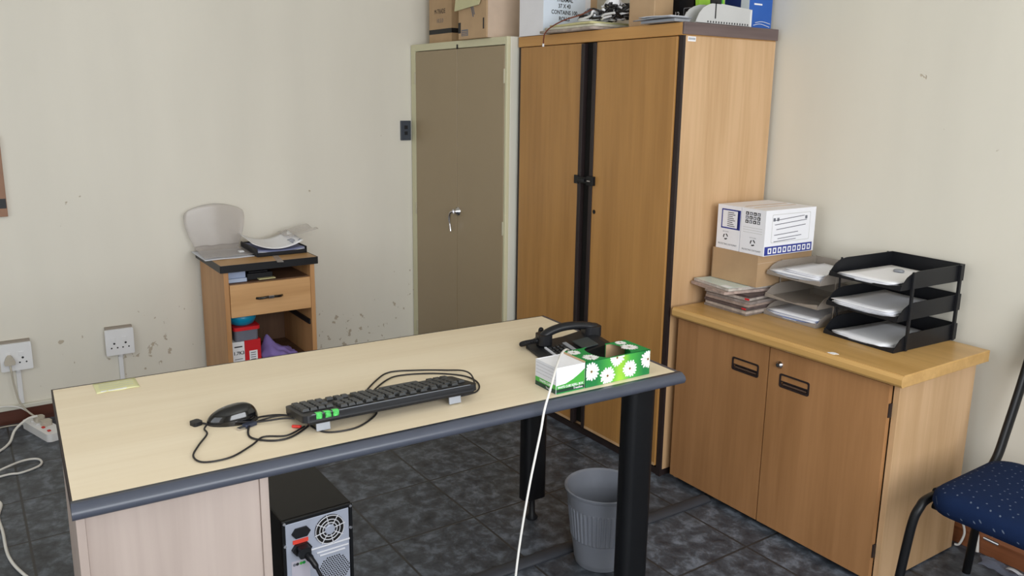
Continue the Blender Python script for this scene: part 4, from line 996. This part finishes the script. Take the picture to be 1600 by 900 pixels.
# light grey letter tray seen side on
t = thing('letter_tray', 'light grey plastic letter tray with a perforated edge on the tall cupboard', 'letter tray', (1.915, -.455, CT), 0)
b = MB(); L = .303; W = .07
side = [(0, 0), (.004, .012), (.016, .034), (.035, .054), (.06, .066), (.085, .073), (.115, .075), (L, .064), (L, 0)]
b.prism(side, 'x', W-.0025, W, LGREY).prism(side, 'x', 0, .0025, LGREY).box(0, 0, 0, W, L, .0025, LGREY).box(.0025, L-.003, .0025, W-.003, L, .062, WHITEP)
for k in range(16): b.box(W, .06+k*.0145, .004, W+.0003, .066+k*.0145, .011, INK)
b.box(W, L-.010, 0, W+.0015, L-.004, .062, WHITEP)
b.build('tray', t)
MB().box(W+.0002, .098, .020, W+.0015, .103, .078, BLACKP).box(W-.006, .075, .072, W+.0015, .128, .088, BLACKP).build('clip', t)

# ------------------------------------------------------------------ chair
def chair():
    t = thing('visitor_chair', 'navy upholstered chair with a black tube frame beside the low cupboard', 'chair', (3.075, -.62, 0), 0)
    # seat cushion
    W2, D2 = .47, .42; n = 10
    vs = []; fs = []
    outline = rrect(0, 0, W2, D2, .075, 6)
    layers = [(.90, .392), (.975, .398), (1.0, .418), (.99, .438), (.95, .450), (.85, .458), (.6, .463), (.3, .465)]
    N = len(outline)
    for s_, z in layers:
        for x, y in outline: vs.append((W2/2+(x-W2/2)*s_, D2/2+(y-D2/2)*s_, z-.012))
    for i in range(len(layers)-1):
        for j in range(N): fs.append((i*N+j, i*N+(j+1) % N, (i+1)*N+(j+1) % N, (i+1)*N+j))
    fs.append(tuple(range(N-1, -1, -1))); fs.append(tuple(range(len(vs)-N, len(vs))))
    MB().add(vs, fs, NAVY, True, T(.0, .0, 0)).build('seat', t)
    for s_ in (0, 1):
        x = -.012 if s_ == 0 else W2+.012; sg = -1 if s_ == 0 else 1
        MB().tube(spline([(x+sg*.02, -.03, .0), (x+sg*.012, -.012, .2), (x+sg*.006, .004, .33), (x, .022, .375), (x, .06, .39), (x, .20, .388)], 6), .0125, BLACKM, 12).build('leg', t)
        MB().tube([(x+sg*.045, D2+.035, 0), (x+sg*.02, D2+.0, .2), (x, D2-.03, .39)], .0125, BLACKM, 12).build('leg', t)
        MB().tube(spline([(x, D2-.03, .37), (x, D2+.025, .42), (x, D2+.062, .50), (x, D2+.118, .64), (x, D2+.17, .80), (x, D2+.182, .86)], 6), .0125, BLACKM, 12, flat=1.4).build('upright', t)
    MB().tube([(-.012, .10, .40), (-.012, D2-.02, .385)], .011, BLACKM, 10).tube([(W2+.012, .10, .40), (W2+.012, D2-.02, .385)], .011, BLACKM, 10).tube([(-.01, .09, .362), (W2+.01, .09, .362)], .010, BLACKM, 10).tube([(-.01, D2-.06, .362), (W2+.01, D2-.06, .362)], .010, BLACKM, 10).build('seat_frame', t)
    MB().tube([(.168, .006, .374), (.205, .006, .372)], .004, CHROME).build('seat_clip', t)
    b = MB()
    b.sheet(1, 1, lambda u, v: (.0+W2*u, D2+.138+.035*v, .68+.18*v), .03, NAVY, 8, 8)
    b.build('backrest', t)
chair()
# hose and plastic bag behind the chair
cable('loose_cable', 'white loop of cable hanging out from behind the low cupboard', [(2.915, -.030, .095), (2.925, -.024, .085), (2.932, -.020, .05), (2.925, -.03, .012), (2.912, -.035, .006)], .004, WIRE)
cable('loose_cable', 'short white cable stub against the skirting behind the chair leg', [(2.94, -.012, .09), (2.962, -.016, .085), (2.972, -.016, .06), (2.975, -.016, .035), (2.98, -.02, .006)], .006, WIRE)
b = MB(); rnd = random.Random(9)
b.sheet(1, 1, lambda u, v: (.28*u+.01*math.sin(8*v), .06*v+.010*math.sin(10*u), .003+.018*math.sin(math.pi*v)*(1+.5*math.sin(16*u))*.7+.004*math.sin(25*u+12*v)**2), .001, BAG, 34, 12)
b.sheet(1, 1, lambda u, v: (.08+.08*u, .018+.016*v, .024+.003*math.sin(7*u)), .001, PAPERG, 8, 4)
simple(b, 'plastic_bag', 'crumpled clear plastic bag on the floor below the right-hand skirting', 'plastic bag', (3.015, -.095, .002), -3)
